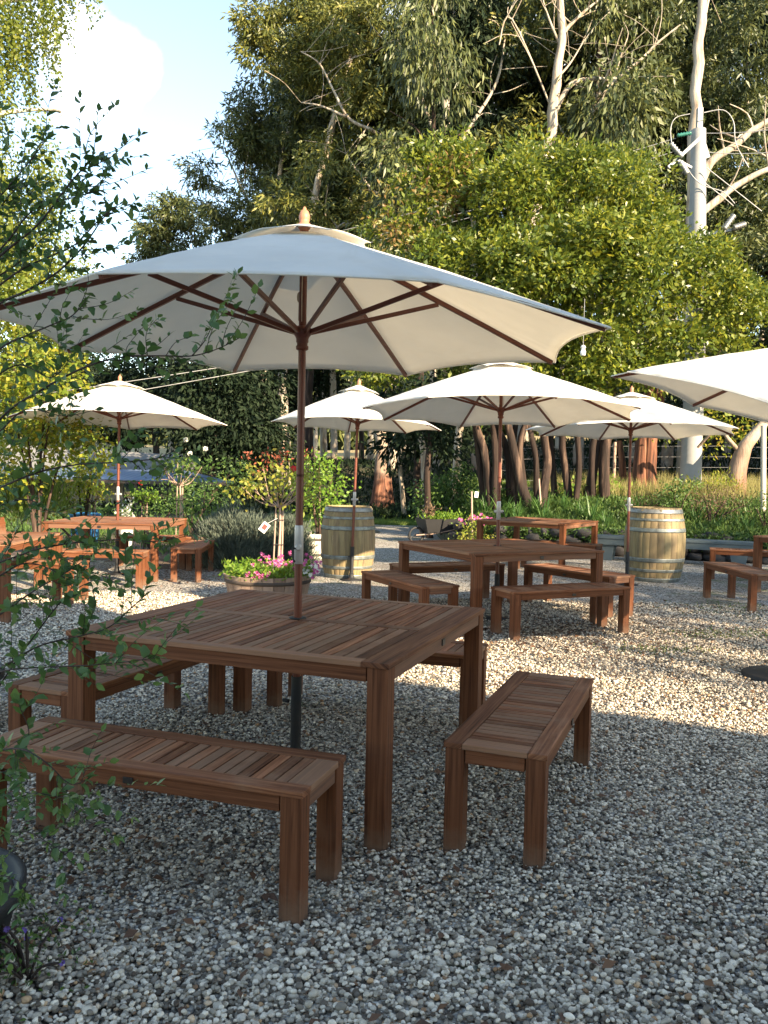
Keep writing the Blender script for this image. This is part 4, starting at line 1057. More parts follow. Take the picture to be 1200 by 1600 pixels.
gum('tall gum tree leaning up to the top of the photo, left of the centre', gbase(448, 770, Y),
    [([gbase(446, 770, Y), at(443, 640, Y), at(440, 590, Y), at(470, 400, Y), at(520, 200, Y), at(560, 40, Y), at(575, -80, Y)], .30, .12),
     ([at(580, 202, Y-3), at(545, 185, Y-3), at(520, 140, Y-3), at(500, 100, Y-3), at(470, 80, Y-3)], .08, .03), ([at(580, 202, Y-3), at(600, 230, Y-2), at(560, 330, Y-1), at(500, 370, Y)], .08, .12),
     ([at(540, 182, Y-3), at(500, 165, Y-3), at(470, 160, Y-3)], .07, .02), ([at(620, 285, Y-2), at(590, 302, Y-2), at(560, 270, Y-2), at(540, 240, Y-2)], .09, .03)],
    [LB_(480, 50, 62, Y), LB_(425, 30, 40, Y), LB_(420, 75, 26, Y), LB_(540, 110, 62, Y, 1), LB_(600, 50, 60, Y), LB_(500, 120, 50, Y, 1.5), LB_(560, 10, 60, Y), LB_(600, 160, 50, Y, 2), LB_(640, 250, 60, Y, 1), LB_(580, 330, 56, Y, 0), LB_(620, 120, 50, Y, 0), LB_(560, 240, 50, Y, 2), LB_(530, 150, 44, Y, -1.8), LB_(505, 235, 40, Y, -1.8), LB_(555, 70, 46, Y, -1.8), LB_(480, 330, 46, Y, -1.8), LB_(600, 420, 60, Y, 2), LB_(480, -30, 60, Y), LB_(620, 360, 50, Y, -1)],
    cl=1.9, hole=-.08)
Y = 33
gum('gum tree with a red stringy lower trunk standing beyond the lawn', gbase(597, 798, Y),
    [([gbase(596, 798, Y), at(596, 720, Y), at(600, 640, Y), at(640, 460, Y), at(690, 260, Y), at(700, 100, Y), at(720, -50, Y)], .34, .14),
     ([at(680, 300, Y), at(728, 210, Y-1), at(775, 130, Y-1), at(790, 60, Y-1)], .12, .04), ([at(690, 240, Y), at(650, 130, Y), at(620, 60, Y)], .11, .03)],
    [LB_(690, 60, 64, Y, 3), LB_(650, 140, 60, Y, 3), LB_(720, 150, 58, Y, 4), LB_(770, 60, 60, Y, 4), LB_(700, 230, 60, Y, 3), LB_(640, 210, 46, Y, 3), LB_(760, 220, 50, Y, 4), LB_(740, -10, 60, Y, 3), LB_(820, 30, 50, Y, 4), LB_(790, 200, 46, Y, 4), LB_(680, 330, 50, Y, 2)],
    cl=1.7, hole=-.06, bark=B_FOOT, flare=.36)
Y = 30
gum('pale smooth gum tree forking above the middle of the bushy tree', gbase(800, 760, Y),
    [([gbase(800, 770, Y), at(815, 500, Y), at(850, 260, Y), at(862, 195, Y), at(873, 95, Y), at(878, 50, Y), at(866, -60, Y)], .34, .15),
     ([at(866, 180, Y), at(890, 135, Y), at(925, 124, Y), at(965, 122, Y), at(1000, 95, Y), at(1030, 65, Y), at(1062, 38, Y)], .13, .035),
     ([at(965, 122, Y), at(935, 150, Y), at(925, 175, Y+.5), at(880, 300, Y+1)], .08, .12), ([at(878, 55, Y), at(900, 30, Y), at(935, 0, Y)], .10, .05), ([at(872, 120, Y), at(890, 100, Y), at(915, 60, Y)], .06, .02), ([at(874, 70, Y), at(862, 40, Y), at(848, 0, Y)], .07, .03), ([at(925, 176, Y), at(955, 130, Y), at(980, 60, Y)], .06, .03), ([at(780, 70, Y), at(800, 30, Y), at(868, 185, Y)], .03, .05)],
    [LB_(830, 60, 40, Y, 3), LB_(900, 60, 34, Y, 3.5), LB_(940, 40, 50, Y, 4), LB_(840, 210, 40, Y, 3), LB_(900, 210, 42, Y, 3), LB_(1000, 40, 44, Y, 4), LB_(880, -10, 50, Y, 3), LB_(800, 250, 40, Y, 2), LB_(940, 240, 50, Y, 3.5), LB_(860, 270, 50, Y, 2), LB_(800, 110, 36, Y, 4)],
    cl=1.6, hole=-.02)
Y = 27
gum('tall white trunked gum tree rising out of the top behind the power pole', gbase(1070, 760, Y),
    [([gbase(1068, 770, Y), at(1076, 560, Y), at(1084, 300, Y), at(1086, 190, Y), at(1092, 80, Y), at(1100, 0, Y), at(1104, -90, Y)], .30, .17),
     ([at(1096, 282, Y), at(1115, 250, Y), at(1150, 225, Y), at(1190, 195, Y), at(1260, 150, Y)], .19, .10), ([at(1088, 340, Y), at(1125, 312, Y), at(1150, 290, Y), at(1200, 266, Y), at(1270, 250, Y)], .17, .10), ([at(1102, 20, Y), at(1110, -10, Y), at(1125, -50, Y)], .07, .03)],
    [LB_(1010, 60, 50, Y, 5), LB_(1000, 170, 60, Y, 5), LB_(1150, 60, 56, Y, 5), LB_(1190, 130, 50, Y, 5), LB_(1050, 120, 50, Y, 6), LB_(1120, 160, 50, Y, 6), LB_(1060, 10, 44, Y, 5), LB_(960, 120, 50, Y, 6), LB_(1000, 250, 50, Y, 6), LB_(1190, 250, 50, Y, 6), LB_(1140, 380, 46, Y, 6), LB_(1200, 330, 60, Y, 6), LB_(1110, 270, 50, Y, 6.5), LB_(1220, 30, 60, Y, 4), LB_(940, 190, 60, Y, 7)],
    mat=L_GUMD, cl=1.9, hole=-.12)
Y = 42
gum('small distant gum tree with a round crown standing alone against the sky', gbase(268, 700, 60),
    [([gbase(268, 700, 60), at(266, 560, 60), at(264, 420, 60), at(262, 350, 60)], .3, .1)],
    [LB_(262, 350, 34, 60), LB_(236, 362, 22, 60), LB_(292, 362, 22, 60), LB_(262, 330, 22, 60), LB_(268, 384, 30, 60), LB_(240, 400, 24, 60), LB_(300, 400, 30, 60)],
    mat=L_GUMD, cl=1.3, hole=-.3, leafL=.40, leafW=.10, per=26, cr=.2)
Y = 31
gum('dark gum tree closing off the right edge above the white umbrella', gbase(1210, 740, Y),
    [([gbase(1215, 740, Y), at(1205, 560, Y), at(1200, 420, Y), at(1215, 300, Y)], .28, .1)],
    [LB_(1180, 420, 50, Y), LB_(1150, 490, 50, Y, 1), LB_(1200, 520, 60, Y), LB_(1240, 430, 60, Y), LB_(1170, 590, 50, Y), LB_(1230, 600, 60, Y), LB_(1110, 590, 44, Y, 1), LB_(1140, 650, 46, Y, 1)],
    mat=L_GUMD, cl=1.7, hole=-.1, bark=B_DARK)

# ---- dark evergreens behind the shed and the centre
DK = dict(mat=L_DARK, leafL=.26, leafW=.10, cl_per_m2=2.4, per=52, cr=.38, droop=.5, lo=.5, hi=1.06, hole=-.3, hs=.5, under=.9)
def dark_tree(px, Y, lobes, lab, r=.22):
    b = gbase(px, 770, Y); top = lobes[0][1]
    tree('evergreen_tree', b, lab, 'tree', [([b, at(px+4, 700, Y), at(px-3, 620, Y), at(px, top, Y)], r, .06)], B_DARK, dict(lobes=[LB_(a, c, q, Y, j) for a, c, q, j in lobes], **DK), 'dark evergreens closing the view behind the left garden')
dark_tree(330, 33, [(330, 600, 56, 0), (300, 660, 48, 0), (370, 650, 60, 0), (345, 700, 50, .5), (400, 600, 44, 1), (385, 720, 42, 0), (300, 560, 40, 0), (410, 690, 40, 1)], 'dense dark evergreen tree between the shed and the pale gum trunk')
dark_tree(240, 44, [(240, 590, 56, 0), (200, 640, 44, 0), (280, 640, 50, 0), (180, 600, 44, 1), (250, 550, 40, 0)], 'dark evergreen tree behind the far left umbrella')
dark_tree(130, 46, [(130, 600, 60, 0), (80, 650, 56, 0), (170, 660, 44, 0), (60, 590, 60, 1), (100, 540, 50, 0)], 'dark evergreen tree behind the golden hedge')
dark_tree(440, 48, [(430, 560, 50, 0), (420, 640, 50, 0), (470, 610, 44, 0), (500, 570, 50, 0), (455, 520, 50, 0)], 'dark evergreen tree behind the pale gum trunk')
dark_tree(660, 27, [(660, 650, 42, 0), (630, 690, 26, .5), (690, 690, 34, 0), (650, 610, 40, 0), (720, 640, 44, .5), (600, 610, 34, 1)], 'dark leafy tree between the red trunk and the clustered stems', .14)
dark_tree(1010, 25, [(985, 640, 34, 0), (1030, 650, 30, .5), (1060, 640, 30, 0), (950, 640, 36, .5), (900, 640, 34, 1)], 'dark leafy tree behind the right hand umbrella pole', .12)

# ---- woodland trunks with crowns far behind (one shared crown mesh per variant)
rs_ = random.Random(5)
WOOD = [
 (462, 50, 'just right of the dark evergreen, left of the nearest umbrella pole'),
 (484, 44, 'between the nearest umbrella pole and the smaller umbrella, closest of its row'),
 (506, 54, 'seen over the left edge of the left barrel'),
 (522, 47, 'seen directly over the left barrel'),
 (541, 57, 'just left of the smaller umbrella pole'),
 (565, 50, 'just right of the smaller umbrella pole'),
 (612, 42, 'close on the right of the red stringy trunk'),
 (628, 54, 'set back right of the red stringy trunk'),
 (578, 60, 'far back, just left of the red stringy trunk'),
 (655, 30, 'above the wheelbarrow'),
 (684, 36, 'above the right end of the wheelbarrow'),
 (700, 50, 'far back in the gap left of the tagged stake'),
 (745, 34, 'just right of the tagged stake'),
 (762, 46, 'far back, left of the middle umbrella pole'),
 (818, 44, 'behind the pale clustered stems of the bushy tree'),
 (872, 40, 'in the gap right of the pale clustered stems'),
 (902, 36, 'left of the pair of dark leaning stems'),
 (937, 31, 'between the dark leaning stems of the bushy tree'),
 (962, 42, 'left of the right hand umbrella pole'),
 (985, 38, 'directly behind the right hand umbrella pole'),
 (1042, 36, 'between the thick red trunk and the power pole foot'),
 (1118, 44, 'just right of the power pole foot'),
 (1135, 40, 'left of the leaning gnarled trunk'),
 (1178, 48, 'right of the leaning gnarled trunk'),
 (492, 64, 'very far back between the pole and the left barrel'),
 (640, 64, 'very far back across the sunlit field'),
]
var = []
def wood_proto(k):
    root = empty('woodland_gum_tree'); h = 17
    m = MB(); rr = random.Random(k)
    limb(m, [(0, 0, -.4), (rr.uniform(-.2, .2), 0, 4), (rr.uniform(-.4, .4), rr.uniform(-.3, .3), 9), (rr.uniform(-.5, .5), 0, h)], .21, .06, 9, .05)
    for _ in range(5):
        z = rr.uniform(5, 12); a = rr.uniform(0, 6.28); limb(m, [(0, 0, z), (cos(a)*.8, sin(a)*.8, z+.8), (cos(a)*2, sin(a)*2, z+1.4)], .05, .015, 6, .05, 3)
    m.build('trunk', [B_FOOT, B_DARK, B_PALE, B_FOOT][k % 4], root)
    lob = []
    for _ in range(9):
        a = rr.uniform(0, 6.28); q = rr.uniform(.3, 2.2); lob.append(((cos(a)*q, sin(a)*q, rr.uniform(7.5, h+1)), (rr.uniform(1.2, 2),)*2+(rr.uniform(.9, 1.5),)))
    make_crown('crown', root, L_GUMD if k % 2 else L_DARK, lob, .34, .09, cl_per_m2=1.4, per=52, cr=.42, droop=.9, outw=.35, lo=.3, hi=1.05, hole=-.15, hs=.5, under=.95)
    return root
protos = [wood_proto(k) for k in range(4)]
for i, (px, Y, wl) in enumerate(WOOD):
    o = protos[i] if i < 4 else copy_thing(protos[i % 4])
    b = gbase(px, 740, Y); s = rs_.uniform(.75, 1.25); o.location = b; o.rotation_euler = (rs_.uniform(-.04, .04), rs_.uniform(-.05, .05), rs_.uniform(0, 6.28)); o.scale = (s, s, rs_.uniform(.9, 1.3))
    tag(o, 'slender gum '+wl, 'tree', 'slender gum trees of the wood behind the garden')
# the far wood as one mass
def far_wood():
    rr = np.random.default_rng(3); lob = []
    for i in range(330):
        x = rr.uniform(-130, 130); y = rr.uniform(112, 175); z = gzf(x, y)
        h = rr.uniform(9, 19)*(1 if x > -20 else .55)
        lob.append(((x, y, z+h*.6), (rr.uniform(3, 5), rr.uniform(3, 5), h*.5)))
    P, D = crown_pts(lob, .12, 16, 1.3, .3, lo=.8, hi=1.05, under=.9)
    V, F = leaf_quads(P, D, 1.9*rng.uniform(.7, 1.3, len(P)), .9)
    o = link_mesh('far_wood', np_mesh('far_wood', V, F), L_GUMD); tag(o, 'far off dark wood on the rising ground behind everything', 'wood', kind='stuff')
far_wood()

# ---- reddish trunks at the right (coppiced stems)
def stems(name, label, paths, bark, crown=None):
    b = paths[0][0][0]; return tree(name, tuple(b), label, 'tree', paths, bark, crown)
stems('stringybark_tree', 'thick double reddish trunk behind the right hand umbrella pole',
      [([gbase(1000, 770, 20.5), at(1003, 720, 20.5), at(1012, 650, 20.5), at(1020, 560, 20.5)], .22, .13), ([gbase(1020, 772, 20.4), at(1016, 720, 20.4), at(1024, 650, 20.4), at(1040, 560, 20.4)], .17, .13), ([gbase(977, 770, 21), at(972, 725, 21), at(968, 690, 21)], .10, .07)], B_RED,
      dict(mat=L_LAUREL, lobes=[LB_(1030, 668, 16, 19.6), LB_(1045, 560, 50, 21, 1)], leafL=.13, leafW=.06, cl_per_m2=6, per=20, cr=.15, droop=.2))
stems('old_stump_tree', 'leaning gnarled pale trunk with a few branches near the right edge',
      [([gbase(1152, 770, 19), at(1152, 738, 19), at(1163, 705, 19), at(1182, 680, 19), at(1198, 655, 19)], .24, .09), ([at(1160, 712, 19), at(1140, 690, 19), at(1120, 672, 19), at(1090, 700, 19.3)], .06, .03)], B_FOOT,
      dict(mat=L_GOLD, lobes=[LB_(1130, 680, 34, 20.5), LB_(1170, 670, 30, 20.5), LB_(1110, 700, 22, 20.3), LB_(1120, 650, 30, 21)], leafL=.13, leafW=.06, cl_per_m2=5, per=16, cr=.18, droop=.2, hole=-.1, hs=1.2))
stems('pale_trunk_tree', 'pale leaning trunk left of the tagged stake, leaves hanging over its top', [([gbase(668, 800, 24), at(664, 740, 24), at(655, 660, 24)], .12, .08)], B_PALE, dict(mat=L_DARK, lobes=[LB_(670, 630, 30, 25)], leafL=.22, leafW=.09, cl_per_m2=4, per=30, cr=.3, droop=.4))
stems('pale_trunk_tree', 'pale thicker trunk with dark bark patches rising behind the tagged stake', [([gbase(708, 800, 24), at(714, 730, 24), at(720, 650, 24)], .14, .10)], B_PALE, dict(mat=L_DARK, lobes=[LB_(715, 620, 34, 25)], leafL=.22, leafW=.09, cl_per_m2=4, per=30, cr=.3, droop=.4))
stems('pale_trunk_tree', 'thin pale leaning trunk just right of the red stringy trunk', [([gbase(632, 806, 29), at(628, 760, 29), at(622, 700, 29), at(618, 620, 29)], .09, .05)], B_PALE, dict(mat=L_DARK, lobes=[LB_(618, 610, 24, 29)], leafL=.22, leafW=.09, cl_per_m2=4, per=30, cr=.3, droop=.4))

# ---- birch at the left
def birch():
    base = (-8.6, 13.2, gzf(-8.6, 13.2)); root = empty('weeping_birch_tree', base); b = np.array(base)
    m = MB(); limb(m, [(0, 0, -.2), (.1, 0, 3), (.4, 0, 6), (.6, .1, 9.5), (.9, 0, 13)], .2, .05, 10, .05)
    for z, tx, tz in ((3.5, 2.2, 5.6), (5, 3.0, 7.4), (6.5, 3.4, 9.0), (8, 3.2, 10.6), (4.3, -2.2, 6.4), (7, -2, 9), (9, 2.6, 12), (5.6, 1.2, 9), (10, 3.6, 12.2)):
        limb(m, [(.3, 0, z), (tx*.5, random.uniform(-.8, .8), z+(tz-z)*.7), (tx, random.uniform(-1.5, 1.5), tz), (tx*1.15, random.uniform(-1.5, 1.5), tz-.7)], .06, .012, 6, .08, 4)
    m.build('trunk', B_BIRCH, root)
    P = []; D = []
    def edge(z):   # crown half width to the right, by height
        return np.interp(z, [1.5, 3.4, 4.4, 5.3, 6.1, 6.7, 7.6, 8.6, 9.6, 11, 13, 14], [3.0, 3.3, 3.3, 3.2, 2.9, 2.6, 2.4, 2.9, 3.5, 3.8, 3.0, .8])
    n = 10500
    for i in range(n):
        z = rng.uniform(3.6, 13.3) if i % 3 else rng.uniform(4.5, 9); e = float(edge(z-.4)); 
        a = rng.uniform(0, 2*pi); rr = e*rng.uniform(.25, 1.02)**.6
        x = .6+cos(a)*rr if cos(a) > 0 else .6+cos(a)*rr*.8; y = sin(a)*rr*.8
        L = rng.uniform(.35, 1.3)
        k = int(L/.028); t = np.linspace(0, 1, k)
        sx = rng.normal(0, .07); 
        q = np.stack([x+sx*t*L+.02*np.sin(t*9), y+rng.normal(0, .07)*t*L, z-t*L], -1)+rng.normal(0, .028, (k, 3))
        if mn.noise(Vector((x*.8, y*.8, z*.6))) < -.10: continue
        P.append(q); D.append(rng.normal(0, .7, (k, 3))+np.array([0, 0, -.6]))
    P = np.concatenate(P); D = np.concatenate(D)
    V, F = leaf_quads(P, D, .062*rng.uniform(.7, 1.3, len(P)), .045)
    link_mesh('crown', np_mesh('crown', V, F), L_BIRCH, root)
    tag(root, 'weeping birch with yellowing hanging leaves filling the top left corner', 'tree')
birch()

# ---- golden hedge lower left
SH = dict(leafL=.085, leafW=.055, cl_per_m2=12, per=22, cr=.13, droop=.25, lo=.6, hi=1.08, hole=-.25, hs=1.2, under=.9)
def shrub(name, label, px, Y, lobes, mat, group=None, z0=None, stem=.03, par_cat='shrub', extra=None, **kw):
    b = gbase(px, 800, Y); root = empty(name, b); m = MB(); bb = Vector(b)
    for (a, c, q, j) in lobes[:6]:
        t = at(a, c, Y+j); limb(m, [(0, 0, -.05), ((t.x-bb.x)*.3, (t.y-bb.y)*.3, (t.z-bb.z)*.5), tuple(t-bb)], stem, stem*.3, 6, .03, 4)
    m.build('stems', B_DARK, root); d = dict(SH); d.update(kw)
    make_crown('foliage', root, mat, [LB_(a, c, q, Y, j) for a, c, q, j in lobes], **d)
    if extra: 
        for e in extra: make_crown(**{'par': root, **e})
    tag(root, label, par_cat, group); return root
shrub('golden_hedge', 'tall golden green vine covered shrub at the left edge above the tables', 60, 12.2, [(20, 560, 52, 0), (70, 590, 48, 0), (20, 650, 54, 0), (75, 660, 46, 0), (30, 730, 50, 0), (100, 710, 34, .4), (20, 480, 46, .3), (60, 520, 40, .5), (105, 610, 24, .6), (135, 690, 24, .6), (130, 735, 22, .4), (-30, 600, 60, 0), (-30, 720, 60, 0)], L_GOLD)
shrub('golden_hedge', 'low golden leaved shrub with orange tints, left of the blue roofed shed', 130, 14.5, [(150, 700, 26, 0), (120, 735, 28, 0), (145, 748, 18, 0), (100, 765, 26, 0), (60, 770, 30, 0), (20, 780, 34, 0)], L_GOLD, leafL=.08)
shrub('tall_grass_clump', 'upright yellow green grass clump at the left edge behind the tables', 40, 13.6, [(30, 795, 30, 0), (70, 795, 26, 0), (5, 800, 30, 0)], L_GRASS, leafL=.5, leafW=.02, droop=-1.6, cl_per_m2=14, cr=.1, stem=.01, par_cat='grass')

# ---- foreground shrub (rooted in the black tub at the bottom left)
def near_leaf():
    # folded leaf with a toothed rim, along +X, unit length
    xs = [0, .12, .3, .5, .7, .86, 1.0]; ws = [.03, .17, .27, .29, .22, .12, 0]
    V = []; F = []
    for i, (x, w) in enumerate(zip(xs, ws)):
        bend = -.16*x*x; w2 = w*(1.12 if i % 2 else .94)
        V += [(x, w2, .09*w*2+bend), (x, 0, bend), (x, -w2, .09*w*2+bend)]
    for i in range(len(xs)-1):
        a = i*3; F += [(a, a+1, a+4, a+3), (a+1, a+2, a+5, a+4)]
    return np.array(V), np.array(F)
NL = near_leaf()
def near_shrub(name, base, label, branches, leaf=.031, dens=66, mat=L_FORE, sub=True, tw=None, side_n=1.0, seed=11):
    rr = np.random.default_rng(seed); root = empty(name, base); bb = Vector(base); m = MB(); LP = []; LD = []; LS = []
    def along(pts, r0, r1, lden, lsz, start=0.0):
        q = spline(pts, 6); m.tube([p-bb for p in q], [r0+(r1-r0)*i/(len(q)-1) for i in range(len(q))], 6)
        L = sum((q[i+1]-q[i]).length for i in range(len(q)-1)); n = max(2, int(L*lden))
        for i in range(n):
            t = start+(1-start)*(i+rr.uniform(0, 1))/n; f = t*(len(q)-1); k = min(int(f), len(q)-2); p = q[k].lerp(q[k+1], f-k); T = (q[k+1]-q[k]).normalized()
            d = Vector(rr.normal(0, 1, 3)); d = (d-T*d.dot(T)).normalized()+T*rr.uniform(.3, 1.1)+Vector((0, 0, rr.uniform(-.25, .35)))
            LP.append(tuple(p-bb)); LD.append(tuple(d.normalized())); LS.append(lsz*rr.uniform(.45, 1.2)*(1-.35*t))
        LP.append(tuple(q[-1]-bb)); LD.append(tuple((q[-1]-q[-2]).normalized())); LS.append(lsz*.6)
        return q
    for pts, r0, nt in branches:
        q = along(pts, r0, r0*.28, dens*.6, leaf)
        for i in range(nt):
            f = rr.uniform(.15, .97); k = min(int(f*(len(q)-1)), len(q)-2); p = q[k]; T = (q[k+1]-q[k]).normalized()
            s = Vector(rr.normal(0, 1, 3)); s.y *= .7; s = (s-T*s.dot(T)).normalized(); L = rr.uniform(.06, .20)*(1.2-.5*f)
            e = p+(T*.9+s*.8+Vector((0, 0, .12))).normalized()*L; mid = p.lerp(e, .5)+Vector(rr.normal(0, .008, 3))
            along([p, mid, e], r0*.32, r0*.14, dens*1.25, leaf*.9)
    m.build('branches', M_TWIG, root)
    LP = np.array(LP); X = unit(np.array(LD)); n = len(LP); up = np.array([0, 0, 1.0])+rr.normal(0, .55, (n, 3)); Yv = unit(np.cross(up, X)); Z = np.cross(X, Yv)
    R = np.stack([X, Yv, Z], -1); S = np.array(LS)[:, None]*np.array([1, 1, 1.0])*np.stack([np.ones(n), rr.uniform(.7, 1.15, n), rr.uniform(.4, 2.2, n)], -1)
    V, F = scatter_tmpl(NL[0], NL[1], LP, R, S)
    link_mesh('leaves', np_mesh('leaves', V, F, True), mat, root)
    tag(root, label, 'shrub'); return root
def B(pts, r=.0035, nt=8): return ([at(a, b, y) for a, b, y in pts], r*.78, nt)
base_ = (-1.33, 2.36, .22); bv = Vector(base_)
main = [([bv, Vector((-1.30, 2.2, .8)), at(-120, 640, 1.9)], .012, 8), ([bv, Vector((-1.22, 2.1, .6)), at(-90, 1000, 1.8)], .010, 8), ([bv, Vector((-1.2, 2.2, .5)), at(-60, 1250, 1.9)], .008, 6), ([at(-120, 640, 1.9), at(-110, 480, 1.9), at(-80, 330, 1.95)], .008, 8)]
BR = main+[
    B([(-120, 560, 1.9), (-10, 480, 1.85), (40, 455, 1.8), (90, 425, 1.8), (130, 385, 1.8), (158, 345, 1.8), (172, 330, 1.8)], .0042, 12),
    B([(-110, 500, 1.9), (0, 400, 1.85), (60, 350, 1.85), (110, 285, 1.85), (150, 245, 1.85), (162, 250, 1.85)], .004, 14),
    B([(-90, 430, 1.95), (-10, 320, 1.9), (40, 260, 1.9), (75, 215, 1.9)], .0035, 12),
    B([(-90, 520, 1.9), (20, 430, 1.85), (80, 400, 1.85), (120, 380, 1.8), (160, 338, 1.8), (188, 322, 1.8)], .0032, 6),
    B([(-100, 480, 1.95), (0, 390, 1.9), (50, 330, 1.9), (110, 310, 1.9), (150, 300, 1.9)], .0035, 12),
    B([(-90, 620, 1.9), (0, 545, 1.85), (40, 525, 1.8), (75, 510, 1.8), (110, 495, 1.8), (128, 478, 1.8)], .0034, 8),
    B([(-80, 760, 1.85), (0, 655, 1.8), (60, 612, 1.75), (130, 575, 1.7), (190, 558, 1.7), (250, 556, 1.65), (300, 556, 1.65), (340, 545, 1.65), (374, 528, 1.65)], .0036, 16),
    B([(300, 556, 1.65), (318, 535, 1.65), (330, 512, 1.65), (332, 500, 1.65)], .0018, 2),
    B([(-80, 800, 1.85), (0, 762, 1.75), (60, 738, 1.7), (120, 726, 1.7), (185, 722, 1.65), (240, 717, 1.65), (273, 705, 1.65)], .0032, 10),
    B([(-80, 900, 1.8), (0, 878, 1.75), (60, 858, 1.7), (120, 848, 1.7), (190, 843, 1.65), (240, 846, 1.65), (290, 838, 1.65)], .0032, 13),
    B([(-80, 1010, 1.75), (0, 960, 1.7), (50, 925, 1.65), (110, 890, 1.65), (150, 862, 1.65)], .003, 10),
    B([(-80, 1090, 1.75), (0, 1045, 1.65), (60, 1010, 1.6), (120, 995, 1.6), (170, 980, 1.55), (205, 950, 1.55), (225, 932, 1.55)], .003, 11),
    B([(-70, 1080, 1.7), (0, 1050, 1.6), (60, 1043, 1.55), (130, 1040, 1.5), (190, 1035, 1.5), (245, 1028, 1.5)], .0026, 9),
    B([(-80, 1180, 1.8), (-20, 1100, 1.7), (20, 1040, 1.65), (60, 985, 1.6), (105, 930, 1.6), (150, 905, 1.6)], .003, 10),
    B([(-80, 940, 1.85), (-10, 905, 1.8), (40, 880, 1.8), (90, 895, 1.75), (120, 925, 1.75)], .003, 9),
    B([(-60, 1230, 1.7), (-10, 1180, 1.6), (30, 1170, 1.55), (70, 1190, 1.5), (110, 1225, 1.5), (140, 1215, 1.5)], .0026, 9),
    B([(-60, 1290, 1.75), (0, 1260, 1.65), (50, 1240, 1.6), (95, 1245, 1.6), (150, 1240, 1.55)], .0026, 10),
    B([(-70, 1330, 1.8), (-10, 1310, 1.7), (40, 1300, 1.65), (80, 1320, 1.6), (120, 1350, 1.6)], .0026, 8),
    B([(-60, 1400, 1.85), (-10, 1370, 1.75), (25, 1375, 1.7), (40, 1395, 1.7)], .0022, 5),
    B([(-80, 660, 1.95), (-20, 600, 1.9), (30, 570, 1.9), (80, 590, 1.85), (110, 560, 1.85)], .003, 9),
    B([(-80, 850, 1.9), (-20, 800, 1.9), (40, 780, 1.85), (80, 800, 1.85), (120, 790, 1.8)], .0028, 9),
    B([(-80, 700, 2.0), (-10, 680, 1.95), (40, 640, 1.9), (100, 650, 1.9), (150, 640, 1.9)], .0028, 9),
    B([(-80, 400, 2.0), (-20, 350, 1.95), (20, 300, 1.95), (50, 290, 1.9)], .003, 10),
    B([(-100, 470, 2.0), (-20, 440, 1.95), (30, 410, 1.95), (70, 370, 1.9), (120, 350, 1.9)], .003, 12),
    B([(-30, 1210, 1.75), (20, 1200, 1.65), (45, 1150, 1.6), (33, 1110, 1.55), (28, 1095, 1.55)], .0022, 5),
]
near_shrub('leafy_shrub', base_, 'dark green leafy twigs reaching in from the left edge close to the camera', BR)
# ---- trailing herb with violet flowers in front of the tub
hb = gbase(40, 1560, 2.35); root = empty('violet_herb', (hb[0], hb[1], 0)); m = MB(); P = []
for i in range(12):
    a = random.uniform(0, 6.28); r = random.uniform(.05, .16); t = (cos(a)*r+.02, sin(a)*r, random.uniform(.08, .20)); limb(m, [(0, 0, 0), (t[0]*.4, t[1]*.4, t[2]*.7), t], .0012, .0006, 5, .01, 4); P.append(t)
m.build('stems', M_TWIG, root); blooms(root, 'bloom', P, .011, L_PURPLE)
P2 = rng.normal(0, .09, (260, 3))*np.array([1, 1, .6])+np.array([0, 0, .12]); V, F = leaf_quads(P2, rng.normal(0, 1, (260, 3)), .02, .009); link_mesh('leaves', np_mesh('leaves', V, F), L_FORE, root)
tag(root, 'thin stemmed herb with small violet flowers at the bottom left corner', 'plant')

